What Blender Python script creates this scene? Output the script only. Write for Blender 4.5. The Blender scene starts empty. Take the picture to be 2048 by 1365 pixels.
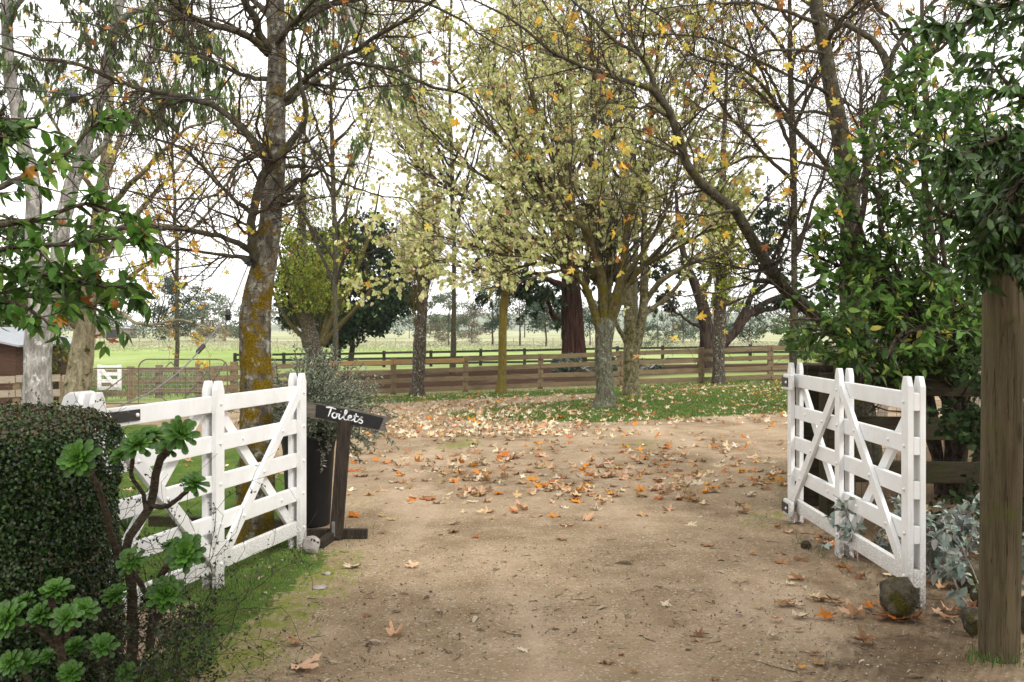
import bpy, math, random
import numpy as np
from mathutils import Vector, Matrix
R_ = math.radians
SC = bpy.context.scene
COL = SC.collection
random.seed(7)
rng = np.random.default_rng(11)

# ------------------------------------------------------------------ camera
CAM_H, HZ, F = 1.55, 660.0, 2048 * 35 / 36
cam_d = bpy.data.cameras.new("camera")
cam = bpy.data.objects.new("camera", cam_d)
COL.objects.link(cam)
cam.location = (0, 0, CAM_H)
cam.rotation_euler = (R_(90), 0, 0)
cam_d.lens, cam_d.sensor_width = 35, 36
cam_d.shift_y = -(682.5 - HZ) / 2048
cam_d.clip_start, cam_d.clip_end = 0.05, 6000
cam_d.dof.use_dof = True
cam_d.dof.focus_distance = 6.3
cam_d.dof.aperture_fstop = 8.0
SC.camera = cam

# ------------------------------------------------------------------ light
SUN_EL, SUN_AZ = 42, 142          # degrees; azimuth clockwise from +Y (behind the camera, to the right)
W = bpy.data.worlds.new("World")
SC.world = W
W.use_nodes = True
wn = W.node_tree.nodes
wl = W.node_tree.links
wn.clear()
sky = wn.new('ShaderNodeTexSky')
sky.sky_type = 'NISHITA'
sky.sun_disc = False
sky.sun_elevation = R_(SUN_EL)
sky.sun_rotation = R_(SUN_AZ)
sky.air_density, sky.dust_density, sky.ozone_density = 1.0, 4.0, 1.0
hsv = wn.new('ShaderNodeHueSaturation')
hsv.inputs['Saturation'].default_value = 0.22
wl.new(sky.outputs[0], hsv.inputs['Color'])
tc = wn.new('ShaderNodeTexCoord')
mp = wn.new('ShaderNodeMapping')
mp.inputs['Scale'].default_value = (1.2, 1.2, 3.0)
wl.new(tc.outputs['Generated'], mp.inputs['Vector'])
cl = wn.new('ShaderNodeTexNoise')
cl.inputs['Scale'].default_value = 2.2
cl.inputs['Detail'].default_value = 6
wl.new(mp.outputs[0], cl.inputs['Vector'])
cr = wn.new('ShaderNodeValToRGB')
cr.color_ramp.elements[0].position, cr.color_ramp.elements[1].position = 0.22, 0.52
wl.new(cl.outputs[0], cr.inputs[0])
mx = wn.new('ShaderNodeMix')
mx.data_type = 'RGBA'
wl.new(cr.outputs[0], mx.inputs[0])
wl.new(hsv.outputs[0], mx.inputs[6])
mx.inputs[7].default_value = (9.8, 9.6, 9.3, 1)
bg = wn.new('ShaderNodeBackground')
bg.inputs['Strength'].default_value = 0.14
wl.new(mx.outputs[2], bg.inputs['Color'])
wo = wn.new('ShaderNodeOutputWorld')
wl.new(bg.outputs[0], wo.inputs['Surface'])

sd = bpy.data.lights.new("sun", 'SUN')
sd.energy = 1.5
sd.angle = R_(11)
sd.color = (1.0, 0.95, 0.87)
sun = bpy.data.objects.new("sun", sd)
COL.objects.link(sun)
el, az = R_(SUN_EL), R_(SUN_AZ)
sun_dir = Vector((math.sin(az) * math.cos(el), math.cos(az) * math.cos(el), math.sin(el)))
sun.rotation_euler = (-sun_dir).to_track_quat('-Z', 'Y').to_euler()
sun.location = (10, -10, 20)

SC.view_settings.view_transform = 'Standard'
SC.view_settings.look = 'None'
SC.view_settings.exposure = 0.78
SC.view_settings.gamma = 1
SC.view_settings.use_curve_mapping = False
SC.render.engine = 'CYCLES'
SC.cycles.use_denoising = True
SC.cycles.max_bounces = 8
SC.cycles.diffuse_bounces = 3
SC.cycles.glossy_bounces = 2
SC.cycles.transmission_bounces = 6
SC.cycles.transparent_max_bounces = 8
SC.cycles.sample_clamp_indirect = 6
SC.render.film_transparent = False

# ------------------------------------------------------------------ terrain and pixel helpers
def sstep(a, b, x):
    t = np.clip((np.asarray(x, float) - a) / (b - a), 0, 1)
    return t * t * (3 - 2 * t)

def terr(x, y):
    x = np.asarray(x, float); y = np.asarray(y, float)
    xs = 16 * np.tanh(x / 16)
    k = 0.012 + 0.0265 * sstep(6, 32, y) - 0.0185 * sstep(32, 58, y) - 0.02 * sstep(58, 120, y)
    z = xs * k - 0.39 * sstep(8, 32, y) - 0.11 * sstep(32, 58, y)
    return z * sstep(-6, 3, y)

def P(px, py, d):
    return np.array([(px - 1024) / F * d, d, CAM_H - (py - HZ) / F * d])

def at(px, py):
    d = F * CAM_H / max(py - HZ, 4)
    for _ in range(60):
        z = float(terr((px - 1024) / F * d, d))
        d = 0.5 * d + 0.5 * F * (CAM_H - z) / max(py - HZ, 4)
    return np.array([(px - 1024) / F * d, d, float(terr((px - 1024) / F * d, d))])

def G(px, d):
    x = (px - 1024) / F * d
    return np.array([x, d, float(terr(x, d))])

# ------------------------------------------------------------------ object helpers
def tag(o, label=None, cat=None, group=None, kind=None):
    if label: o['label'] = label
    if cat: o['category'] = cat
    if group: o['group'] = group
    if kind: o['kind'] = kind
    return o

def empty(name, loc, rz=0.0):
    o = bpy.data.objects.new(name, None)
    o.empty_display_size = 0.2
    o.location = loc
    o.rotation_euler = (0, 0, rz)
    COL.objects.link(o)
    return o

def thing(name, loc, label, cat, group=None, rz=0.0):
    return tag(empty(name, loc, rz), label, cat, group)

def link(name, me, mat=None, parent=None, loc=None):
    o = bpy.data.objects.new(name, me)
    COL.objects.link(o)
    if mat is not None and len(me.materials) == 0:
        me.materials.append(mat)
    if parent is not None: o.parent = parent
    if loc is not None: o.location = loc
    return o

def np_mesh(name, verts, quads=None, tris=None, col=None, smooth=True, extra=None):
    verts = np.ascontiguousarray(verts, dtype=np.float32).reshape(-1, 3)
    q = np.zeros((0, 4), np.int32) if quads is None else np.asarray(quads, np.int32).reshape(-1, 4)
    t = np.zeros((0, 3), np.int32) if tris is None else np.asarray(tris, np.int32).reshape(-1, 3)
    me = bpy.data.meshes.new(name)
    me.vertices.add(len(verts))
    me.vertices.foreach_set('co', verts.ravel())
    loops = np.concatenate([q.ravel(), t.ravel()])
    me.loops.add(len(loops))
    me.loops.foreach_set('vertex_index', loops.astype(np.int32))
    starts = np.concatenate([np.arange(len(q)) * 4, len(q) * 4 + np.arange(len(t)) * 3]).astype(np.int32)
    me.polygons.add(len(starts))
    me.polygons.foreach_set('loop_start', starts)
    me.polygons.foreach_set('use_smooth', np.full(len(starts), bool(smooth)))
    if col is not None:
        a = me.color_attributes.new('Col', 'FLOAT_COLOR', 'POINT')
        c = np.ones((len(verts), 4), np.float32)
        c[:, :3] = col
        a.data.foreach_set('color', c.ravel())
    if extra:
        for k, c3 in extra.items():
            a = me.color_attributes.new(k, 'FLOAT_COLOR', 'POINT')
            c = np.ones((len(verts), 4), np.float32)
            c[:, :3] = c3
            a.data.foreach_set('color', c.ravel())
    me.update(calc_edges=True)
    return me

class Geo:
    """collects verts/quads/tris of ONE part"""
    def __init__(s): s.v, s.q, s.t, s.c, s.n = [], [], [], [], 0
    def add(s, v, q=None, t=None, c=None):
        v = np.asarray(v, float).reshape(-1, 3)
        if q is not None and len(q): s.q.append(np.asarray(q, int).reshape(-1, 4) + s.n)
        if t is not None and len(t): s.t.append(np.asarray(t, int).reshape(-1, 3) + s.n)
        s.v.append(v)
        if c is not None:
            c = np.asarray(c, float)
            s.c.append(np.broadcast_to(c, (len(v), 3)))
        s.n += len(v)
        return s
    def mesh(s, name, off=(0, 0, 0), smooth=True):
        v = np.concatenate(s.v) - np.asarray(off, float)
        return np_mesh(name, v, np.concatenate(s.q) if s.q else None, np.concatenate(s.t) if s.t else None,
                       np.concatenate(s.c) if s.c else None, smooth)
    def obj(s, name, mat, parent=None, off=(0, 0, 0), smooth=True, bevel=0, loc=None):
        o = link(name, s.mesh(name, off, smooth), mat, parent, loc)
        if bevel:
            m = o.modifiers.new('bevel', 'BEVEL'); m.width = bevel; m.segments = 2; m.limit_method = 'ANGLE'
        return o

BOXQ = np.array([[0, 3, 2, 1], [4, 5, 6, 7], [0, 1, 5, 4], [1, 2, 6, 5], [2, 3, 7, 6], [3, 0, 4, 7]])
def box(g, x0, x1, y0, y1, z0, z1):
    g.add([[x0, y0, z0], [x1, y0, z0], [x1, y1, z0], [x0, y1, z0], [x0, y0, z1], [x1, y0, z1], [x1, y1, z1], [x0, y1, z1]], BOXQ)
    return g

def nrm(v):
    v = np.asarray(v, float)
    return v / np.maximum(np.linalg.norm(v, axis=-1, keepdims=True), 1e-9)

def beam(g, p0, p1, h, t, up=(0, 0, 1)):
    """a straight timber from p0 to p1, h tall along up, t thick"""
    p0, p1 = np.asarray(p0, float), np.asarray(p1, float)
    a = nrm(p1 - p0); s = nrm(np.cross(a, up)); u = np.cross(s, a)
    v = []
    for p in (p0, p1):
        for i, j in ((-1, -1), (1, -1), (1, 1), (-1, 1)):
            v.append(p + s * i * t / 2 + u * j * h / 2)
    q = [[0, 1, 2, 3], [7, 6, 5, 4], [0, 4, 5, 1], [1, 5, 6, 2], [2, 6, 7, 3], [3, 7, 4, 0]]
    g.add(v, q)
    return g

def prism(g, poly, y0, y1):
    """polygon in xz extruded along y"""
    n = len(poly)
    v = [[x, y0, z] for x, z in poly] + [[x, y1, z] for x, z in poly]
    c = np.mean(poly, axis=0)
    v += [[c[0], y0, c[1]], [c[0], y1, c[1]]]
    q = [[i, (i + 1) % n, n + (i + 1) % n, n + i] for i in range(n)]
    t = [[2 * n, (i + 1) % n, i] for i in range(n)] + [[2 * n + 1, n + i, n + (i + 1) % n] for i in range(n)]
    g.add(v, q, t)
    return g

def lathe(g, prof, S=24, c=(0, 0, 0)):
    prof = np.asarray(prof, float)
    a = np.linspace(0, 2 * np.pi, S, endpoint=False)
    v = np.stack([prof[:, None, 0] * np.cos(a), prof[:, None, 0] * np.sin(a), np.repeat(prof[:, 1:2], S, 1)], -1) + np.asarray(c)
    K = len(prof)
    i, j = np.meshgrid(np.arange(K - 1), np.arange(S), indexing='ij')
    q = np.stack([i * S + j, i * S + (j + 1) % S, (i + 1) * S + (j + 1) % S, (i + 1) * S + j], -1)
    g.add(v, q.reshape(-1, 4))
    return g

# ------------------------------------------------------------------ wood: tubes, guides, spawned twigs
def tubes(g, Pt, Rt, S=6, rough=0.0, seed=0, col=None):
    Pt = np.asarray(Pt, float); Rt = np.asarray(Rt, float)
    if Pt.ndim == 2: Pt, Rt = Pt[None], Rt[None]
    M, K, _ = Pt.shape
    if M == 0: return g
    T = nrm(np.gradient(Pt, axis=1))
    ref = np.where(np.abs(T[:, 0, 2:3]) > 0.8, np.array([[1.0, 0.1, 0]]), np.array([[0, 0.1, 1.0]]))
    N = np.zeros_like(T)
    N[:, 0] = nrm(ref - (ref * T[:, 0]).sum(-1, keepdims=True) * T[:, 0])
    for k in range(1, K):
        n = N[:, k - 1]
        N[:, k] = nrm(n - (n * T[:, k]).sum(-1, keepdims=True) * T[:, k])
    B = np.cross(T, N)
    a = np.linspace(0, 2 * np.pi, S, endpoint=False)
    rad = np.repeat(Rt[:, :, None], S, 2)
    if rough:
        rg = np.random.default_rng(seed + 5)
        kk = np.arange(K)[None, :, None]
        f = 0
        for h in range(1, 6):
            f = f + np.sin(h * a[None, None, :] + rg.uniform(0, 6.28, (M, 1, 1)) + kk * rg.uniform(0.1, 1.1)) * rg.uniform(0.4, 1) / h ** 0.6
        f = f + rg.normal(0, 0.5, rad.shape)
        rad = rad * (1 + rough * f)
    v = Pt[:, :, None] + rad[..., None] * (np.cos(a)[None, None, :, None] * N[:, :, None] + np.sin(a)[None, None, :, None] * B[:, :, None])
    m, k, s = np.meshgrid(np.arange(M), np.arange(K - 1), np.arange(S), indexing='ij')
    b = m * K * S
    q = np.stack([b + k * S + s, b + k * S + (s + 1) % S, b + (k + 1) * S + (s + 1) % S, b + (k + 1) * S + s], -1)
    g.add(v, q.reshape(-1, 4), c=col)
    return g

def crom(pts, K, jit=0.0, seed=0):
    """smooth resample of guide rows (x,y,z,r) to K rows"""
    p = np.asarray(pts, float)
    d = np.concatenate([[0], np.cumsum(np.linalg.norm(np.diff(p[:, :3], axis=0), axis=1))])
    u = np.linspace(0, d[-1], K)
    m = np.gradient(p, d, axis=0)
    i = np.clip(np.searchsorted(d, u, side='right') - 1, 0, len(d) - 2)
    h = (d[i + 1] - d[i])[:, None]
    t = ((u - d[i])[:, None]) / h
    out = ((2 * t**3 - 3 * t**2 + 1) * p[i] + (t**3 - 2 * t**2 + t) * h * m[i] + (-2 * t**3 + 3 * t**2) * p[i + 1] + (t**3 - t**2) * h * m[i + 1])
    if jit:
        rg = np.random.default_rng(seed)
        n = rg.normal(0, 1, (K, 3)); n = (n + np.roll(n, 1, 0) + np.roll(n, -1, 0)) / 3
        n[0] = 0
        out[:, :3] += n * jit
    out[:, 3] = np.maximum(out[:, 3], 0.0008)
    return out

def guide(px_rows, d, base=None, K=26, jit=0.01, seed=0):
    """rows (px, py, width_px, [depth offset]) at depth d -> K rows (x,y,z,r)"""
    rows = []
    for r in px_rows:
        dd = d + (r[3] if len(r) > 3 else 0)
        p = P(r[0], r[1], dd)
        rows.append([p[0], p[1], p[2], r[2] / F * dd / 2])
    if base is not None: rows[0][:3] = list(base)
    return crom(rows, K, jit, seed)

def spawn(Pp, Rp, n, t0=0.2, t1=1.0, ang=(35, 65), ln=(0.4, 1.0), up=0.15, wig=0.25, K=6, rs=0.55, rmax=1.0, rmin=0.0012, grav=0.0, rg=rng, taper=0.3, bias=None, lscale=True):
    M, Kp, _ = Pp.shape
    L = np.linalg.norm(np.diff(Pp, axis=1), axis=2).sum(1)
    i = rg.choice(M, n, p=L / L.sum())
    t = rg.uniform(t0, t1, n) * (Kp - 1)
    k = np.clip(t.astype(int), 0, Kp - 2); f = (t - k)[:, None]
    base = Pp[i, k] * (1 - f) + Pp[i, k + 1] * f
    r0 = Rp[i, k] * (1 - f[:, 0]) + Rp[i, k + 1] * f[:, 0]
    T = nrm(Pp[i, k + 1] - Pp[i, k])
    rnd = rg.normal(0, 1, (n, 3)); perp = nrm(rnd - (rnd * T).sum(1, keepdims=True) * T)
    a = np.radians(rg.uniform(ang[0], ang[1], n))[:, None]
    d = np.cos(a) * T + np.sin(a) * perp
    d[:, 2] += up
    if bias is not None: d = d + np.asarray(bias)
    d = nrm(d)
    le = rg.uniform(ln[0], ln[1], n)
    if lscale: le = le * (1.0 - 0.45 * (t / (Kp - 1)))
    pts = np.zeros((n, K, 3)); pts[:, 0] = base
    st = (le / (K - 1))[:, None]
    for j in range(1, K):
        pts[:, j] = pts[:, j - 1] + d * st
        d = d + rg.normal(0, wig, (n, 3))
        d[:, 2] += up * 0.35 - grav
        d = nrm(d)
    r0 = np.clip(r0 * rs, rmin, rmax)
    rr = r0[:, None] * np.linspace(1, taper, K)[None]
    return pts, np.maximum(rr, rmin * 0.7)

def leaf_spots(Pt, n, t0=0.15, t1=1.0, rg=rng):
    M, K, _ = Pt.shape
    i = rg.integers(0, M, n)
    t = rg.uniform(t0, t1, n) * (K - 1)
    k = np.clip(t.astype(int), 0, K - 2); f = (t - k)[:, None]
    return Pt[i, k] * (1 - f) + Pt[i, k + 1] * f, nrm(Pt[i, k + 1] - Pt[i, k])

# leaf templates: x along the leaf 0..1, y across, z off the blade
def t_heart():
    v = [[0, 0, 0], [.5, 0, -.06], [1, 0, -.16], [-.06, .26, .05], [.22, .47, .10], [.62, .36, .03], [-.06, -.26, .05], [.22, -.47, .10], [.62, -.36, .03]]
    return np.array(v), np.array([[0, 4, 3], [0, 1, 4], [1, 5, 4], [1, 2, 5], [0, 6, 7], [0, 7, 1], [1, 7, 8], [1, 8, 2]])
def t_oval(w=.24, curl=.15, fold=.06):
    v, x = [], [0, .28, .62, 1.0]
    ws = [0.03, w, w * .86, 0.0]
    zs = [0, .02, -curl * .35, -curl]
    for a, b, c in zip(x, ws, zs): v += [[a, 0, c], [a, b, c + fold * (b / w)], [a, -b, c + fold * (b / w)]]
    t = []
    for k in range(3):
        a, b = 3 * k, 3 * k + 3
        t += [[a, b, b + 1], [a, b + 1, a + 1], [a, a + 2, b + 2], [a, b + 2, b]]
    return np.array(v), np.array(t)
def t_small(w=.3):
    return np.array([[0, 0, 0], [.5, w, .08], [1, 0, -.05], [.5, -w, .08]]), np.array([[0, 2, 1], [0, 3, 2]])
def t_plane(seed=0, curl=.25):
    rg = np.random.default_rng(seed)
    half = [(0, 1.0), (9, .78), (15, .80), (22, .52), (30, .46), (38, .60), (44, .82), (52, .95), (58, .74), (66, .66), (74, .40), (86, .44), (98, .62), (108, .70), (114, .50), (126, .44), (150, .30), (172, .14)]
    out = [(a, r) for a, r in half] + [(-a, r) for a, r in half[1:]][::-1]
    a = np.radians([o[0] for o in out]); r = np.array([o[1] for o in out]) * rg.uniform(.92, 1.08, len(out))
    x, y = r * np.cos(a) * .62 + .38, r * np.sin(a) * .62
    z = curl * (r**2) * (.5 + .5 * np.sin(2 * a + rg.uniform(0, 6))) + curl * .5 * np.cos(3 * a + rg.uniform(0, 6)) * r
    n = len(out)
    v = np.concatenate([np.stack([x, y, z], 1), [[.38, 0, 0.0]], np.stack([(x - .38) * .5 + .38, y * .5, z * .3], 1)])
    t = []
    for i in range(n):
        j = (i + 1) % n
        t += [[n, n + 1 + i, n + 1 + j], [n + 1 + i, i, j], [n + 1 + i, j, n + 1 + j]]
    return v, np.array(t)
HEART, OVAL, LANCE, SMALL = t_heart(), t_oval(), t_oval(.09, .12, .02), t_small()
BROAD, WAVY = t_oval(.30, .2, .08), t_oval(.17, .22, .05)
PLANE = [t_plane(s, c) for s, c in ((1, .16), (2, .28), (3, .34), (4, .22), (5, .45))]

def leaves(g, pos, axis, normal, size, tmpl, col, wid=None):
    tv, tt = tmpl
    axis = nrm(axis)
    normal = nrm(normal - (normal * axis).sum(1, keepdims=True) * axis)
    b = np.cross(normal, axis)
    n, m = len(pos), len(tv)
    s = np.asarray(size, float).reshape(-1, 1, 1)
    w = 1.0 if wid is None else np.asarray(wid).reshape(-1, 1, 1)
    v = pos[:, None] + s * (tv[None, :, 0:1] * axis[:, None] + w * tv[None, :, 1:2] * b[:, None] + tv[None, :, 2:3] * normal[:, None])
    t = (tt[None] + (np.arange(n) * m)[:, None, None]).reshape(-1, 3)
    g.add(v, t=t, c=np.repeat(col, m, 0))
    return g

def palette(n, cols, w=None, var=.12, rg=rng):
    cols = np.asarray(cols, float)
    w = None if w is None else np.asarray(w, float) / np.sum(w)
    c = cols[rg.choice(len(cols), n, p=w)]
    return np.clip(c * rg.normal(1, var, (n, 1)) * rg.normal(1, .05, (n, 3)), .004, 1)

def leafset(g, Pt, n, size, tmpl, cols, w=None, mix=(.5, .8), droop=.2, upn=.6, t0=.15, t1=1.0, rg=rng, var=.12, wid=None):
    pos, T = leaf_spots(Pt, n, t0, t1, rg)
    rnd = nrm(rg.normal(0, 1, (n, 3)))
    ax = nrm(T * mix[0] + rnd * mix[1] + np.array([0, 0, -droop]))
    nn = rg.normal(0, 1, (n, 3)) * (1 - upn) + np.array([0, 0, upn])
    return leaves(g, pos, ax, nn, rg.uniform(size[0], size[1], n), tmpl, palette(n, cols, w, var, rg), wid)

# ------------------------------------------------------------------ materials
def mat_new(name):
    m = bpy.data.materials.new(name)
    m.use_nodes = True
    nt = m.node_tree
    nt.nodes.clear()
    out = nt.nodes.new('ShaderNodeOutputMaterial')
    return m, nt, out

def nd(nt, typ, ins=None, **props):
    n = nt.nodes.new(typ)
    for k, v in props.items(): setattr(n, k, v)
    for k, v in (ins or {}).items():
        s = n.inputs[k]
        if isinstance(v, bpy.types.NodeSocket): nt.links.new(v, s)
        else: s.default_value = v
    return n

def c4(c): return (c[0], c[1], c[2], 1.0)
def mixc(nt, f, a, b, blend='MIX'):
    n = nt.nodes.new('ShaderNodeMix'); n.data_type = 'RGBA'; n.blend_type = blend
    for i, v in ((0, f), (6, a), (7, b)):
        if isinstance(v, bpy.types.NodeSocket): nt.links.new(v, n.inputs[i])
        else: n.inputs[i].default_value = v if i == 0 else c4(v)
    return n.outputs[2]
def ramp(nt, f, lo, hi):
    n = nd(nt, 'ShaderNodeMapRange', {0: f, 1: lo, 2: hi}, interpolation_type='SMOOTHSTEP')
    return n.outputs[0]
def noise(nt, vec, scale, detail=5, rough=.55, dist=0.0):
    return nd(nt, 'ShaderNodeTexNoise', {'Vector': vec, 'Scale': scale, 'Detail': detail, 'Roughness': rough, 'Distortion': dist}).outputs[0]
def coords(nt, scale=(1, 1, 1), kind='Object'):
    t = nd(nt, 'ShaderNodeTexCoord').outputs[kind]
    return nd(nt, 'ShaderNodeMapping', {'Vector': t, 'Scale': scale}).outputs[0]
def math_(nt, op, a, b=0.0):
    return nd(nt, 'ShaderNodeMath', {0: a, 1: b}, operation=op).outputs[0]
def finish(nt, out, color, rough=.6, bump=None, bs=.3, bd=.01, spec=.4, **kw):
    ins = {'Base Color': color if isinstance(color, bpy.types.NodeSocket) else c4(color), 'Roughness': rough, 'Specular IOR Level': spec}
    ins.update(kw)
    p = nd(nt, 'ShaderNodeBsdfPrincipled', ins)
    if bump is not None:
        b = nd(nt, 'ShaderNodeBump', {'Height': bump, 'Strength': bs, 'Distance': bd})
        nt.links.new(b.outputs[0], p.inputs['Normal'])
    nt.links.new(p.outputs[0], out.inputs['Surface'])
    return p

def leaf_mat(name, trans=.35, rough=.5, spec=.35, vein=True):
    m, nt, out = mat_new(name)
    a = nd(nt, 'ShaderNodeAttribute', attribute_name='Col')
    v = coords(nt)
    f = noise(nt, v, 60, 3)
    c = mixc(nt, math_(nt, 'MULTIPLY', ramp(nt, f, .35, .75), .35), a.outputs['Color'], (.10, .055, .02)) if vein else a.outputs['Color']
    p = nd(nt, 'ShaderNodeBsdfPrincipled', {'Base Color': c, 'Roughness': rough, 'Specular IOR Level': spec})
    tr = nd(nt, 'ShaderNodeBsdfTranslucent', {'Color': c})
    mixs = nd(nt, 'ShaderNodeMixShader', {0: trans, 1: p.outputs[0], 2: tr.outputs[0]})
    nt.links.new(mixs.outputs[0], out.inputs['Surface'])
    return m

def bark_mat(name, c0, c1, moss=(.12, .11, .02), moss_amt=.5, lich=(.42, .44, .38), lich_amt=.3, scale=1.0, vert=.25, bump=.6, band=False, low=None):
    m, nt, out = mat_new(name)
    v = coords(nt, (scale, scale, scale * vert))
    v1 = coords(nt, (scale, scale, scale))
    n1 = noise(nt, v, 14, 8, .65)
    n2 = noise(nt, v, 46, 6, .7)
    col = mixc(nt, ramp(nt, n1, .36, .66), c0, c1)
    col = mixc(nt, math_(nt, 'MULTIPLY', ramp(nt, n2, .45, .7), .5), col, tuple(x * .35 for x in c0))
    if band:
        vb = coords(nt, (scale * 2, scale * 2, scale * 14))
        nb = noise(nt, vb, 3.0, 5, .6)
        col = mixc(nt, math_(nt, 'MULTIPLY', ramp(nt, nb, .54, .64), .8), col, tuple(x * .28 for x in c0))
    nl = noise(nt, v1, 9, 7, .7)
    col = mixc(nt, ramp(nt, nl, .70 - lich_amt * .35, .80 - lich_amt * .35), col, lich)
    nm = noise(nt, nd(nt, 'ShaderNodeMapping', {'Vector': v1, 'Location': (3, 7, 1)}).outputs[0], 5.5, 8, .72)
    if low:
        zc = nd(nt, 'ShaderNodeSeparateXYZ', {0: coords(nt)}).outputs['Z']
        nm = math_(nt, 'ADD', nm, math_(nt, 'MULTIPLY', ramp(nt, zc, low[1], low[0]), low[2]))
    mm = ramp(nt, nm, .74 - moss_amt * .4, .84 - moss_amt * .4)
    n3 = noise(nt, v1, 70, 3)
    mossc = mixc(nt, ramp(nt, n3, .3, .7), tuple(x * .4 for x in moss), moss)
    col = mixc(nt, mm, col, mossc)
    h = math_(nt, 'ADD', math_(nt, 'ADD', n1, math_(nt, 'MULTIPLY', n2, .6)), math_(nt, 'MULTIPLY', nl, .5))
    finish(nt, out, col, .9, h, bump, .035, .06)
    return m

def wood_mat(name, c0, c1, dark=.4, moss=0.0, mossc=(.07, .10, .02), scale=(1.2, 14, 14), rough=.8, knots=False):
    m, nt, out = mat_new(name)
    v = coords(nt, scale)
    g1 = noise(nt, v, 3.0, 8, .6, .6)
    g2 = noise(nt, v, 14, 6, .7)
    b = noise(nt, coords(nt), 1.6, 5)
    col = mixc(nt, ramp(nt, g1, .3, .7), c0, c1)
    col = mixc(nt, math_(nt, 'MULTIPLY', ramp(nt, g2, .5, .72), .55), col, tuple(x * dark for x in c0))
    col = mixc(nt, math_(nt, 'MULTIPLY', ramp(nt, b, .45, .75), .45), col, tuple(x * .5 for x in c1))
    if knots:
        kv = nd(nt, 'ShaderNodeTexVoronoi', {'Vector': coords(nt, (6, 6, 2.2)), 'Scale': 1.0, 'Randomness': 1.0})
        kd = kv.outputs['Distance']
        col = mixc(nt, math_(nt, 'MULTIPLY', ramp(nt, kd, .16, .06), .75), col, tuple(x * .3 for x in c0))
        cr_ = noise(nt, coords(nt, (22, 22, .55)), 2.0, 3, .4)
        col = mixc(nt, math_(nt, 'MULTIPLY', ramp(nt, math_(nt, 'ABSOLUTE', math_(nt, 'SUBTRACT', cr_, .5)), .012, .0), .85), col, (.012, .009, .006))
    if moss:
        k = noise(nt, nd(nt, 'ShaderNodeMapping', {'Vector': coords(nt), 'Location': (5, 2, 9)}).outputs[0], 4.2, 7, .7)
        col = mixc(nt, math_(nt, 'MULTIPLY', ramp(nt, k, .7 - moss * .3, .85 - moss * .3), .8), col, mossc)
    finish(nt, out, col, rough, math_(nt, 'ADD', g1, g2), .45, .008, .10)
    return m

def plain(name, c, rough=.5, spec=.5, metal=0.0, var=.25, sc=8.0, bump=.1):
    m, nt, out = mat_new(name)
    v = coords(nt)
    n = noise(nt, v, sc, 6, .65)
    col = mixc(nt, ramp(nt, n, .3, .72), tuple(x * (1 - var) for x in c), c)
    finish(nt, out, col, rough, noise(nt, v, sc * 6, 4), bump, .004, spec, Metallic=metal)
    return m

def white_paint():
    m, nt, out = mat_new('white_paint')
    t = nd(nt, 'ShaderNodeTexCoord').outputs['Object']
    v = nd(nt, 'ShaderNodeMapping', {'Vector': t, 'Scale': (1, 1, 1)}).outputs[0]
    z = nd(nt, 'ShaderNodeSeparateXYZ', {0: t}).outputs['Z']
    n1 = noise(nt, v, 5, 7, .65)
    sp = noise(nt, v, 120, 3, .6)
    n2 = noise(nt, nd(nt, 'ShaderNodeMapping', {'Vector': t, 'Scale': (9, 9, 1.2)}).outputs[0], 6, 5)
    col = mixc(nt, ramp(nt, n1, .35, .75), (.70, .705, .71), (.62, .62, .61))
    col = mixc(nt, math_(nt, 'MULTIPLY', ramp(nt, n2, .56, .76), .35), col, (.42, .40, .34))
    # splashed soil on the lowest rail and the feet: wear with a shape of its own
    low = ramp(nt, z, .42, .05)
    dirt = math_(nt, 'MULTIPLY', low, ramp(nt, sp, .40, .60))
    col = mixc(nt, math_(nt, 'MULTIPLY', dirt, .72), col, (.20, .165, .12))
    peel = math_(nt, 'MULTIPLY', ramp(nt, z, .14, .0), ramp(nt, noise(nt, v, 38, 4), .50, .58))
    col = mixc(nt, peel, col, (.07, .06, .05))
    finish(nt, out, col, .42, math_(nt, 'ADD', math_(nt, 'MULTIPLY', n1, .5), math_(nt, 'MULTIPLY', n2, .4)), .12, .004, .4)
    return m

M = {}
M['white'] = white_paint()
M['iron'] = plain('black_iron', (.018, .017, .017), .45, .5, .0, .4, 30, .3)
M['steel'] = plain('galvanised_steel', (.34, .33, .32), .45, .5, .6, .4, 14, .1)
M['rust'] = plain('rusty_tube', (.17, .13, .10), .7, .3, .2, .5, 20, .2)
M['bolt'] = plain('white_bolt', (.72, .72, .72), .35, .5, 0, .12, 30, .05)
M['rail'] = wood_mat('weathered_rail', (.125, .092, .054), (.22, .168, .104))
M['rail_new'] = wood_mat('new_pine_rail', (.25, .155, .07), (.34, .22, .11))
M['rail_grey'] = wood_mat('grey_rail', (.25, .21, .16), (.36, .31, .24))
M['rail_dark'] = wood_mat('dark_stained_rail', (.022, .021, .018), (.05, .046, .036))
M['sleeper'] = wood_mat('dark_mossy_sleeper', (.020, .016, .010), (.045, .036, .022), .4, .6, (.026, .034, .008))
M['signwood'] = wood_mat('grey_driftwood', (.10, .085, .07), (.20, .175, .15), .35, 0, scale=(3, 30, 30))
M['signpost'] = wood_mat('dark_sign_post', (.022, .017, .013), (.052, .042, .033), .35, 0, scale=(20, 20, 2))
M['pole'] = wood_mat('treated_pole', (.066, .052, .030), (.115, .092, .055), .25, .5, (.075, .09, .016), scale=(14, 14, .9), knots=True)
M['chalkboard'] = plain('black_board', (.012, .012, .014), .55, .35, 0, .35, 16, .08)
M['letter'] = plain('white_lettering', (.78, .78, .80), .6, .3, 0, .15, 40, .05)
M['pot'] = plain('black_pot', (.009, .009, .010), .6, .3, 0, .45, 9, .15)
M['rubber'] = plain('black_rubber', (.02, .02, .022), .5, .5, 0, .2, 20, .05)
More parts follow.
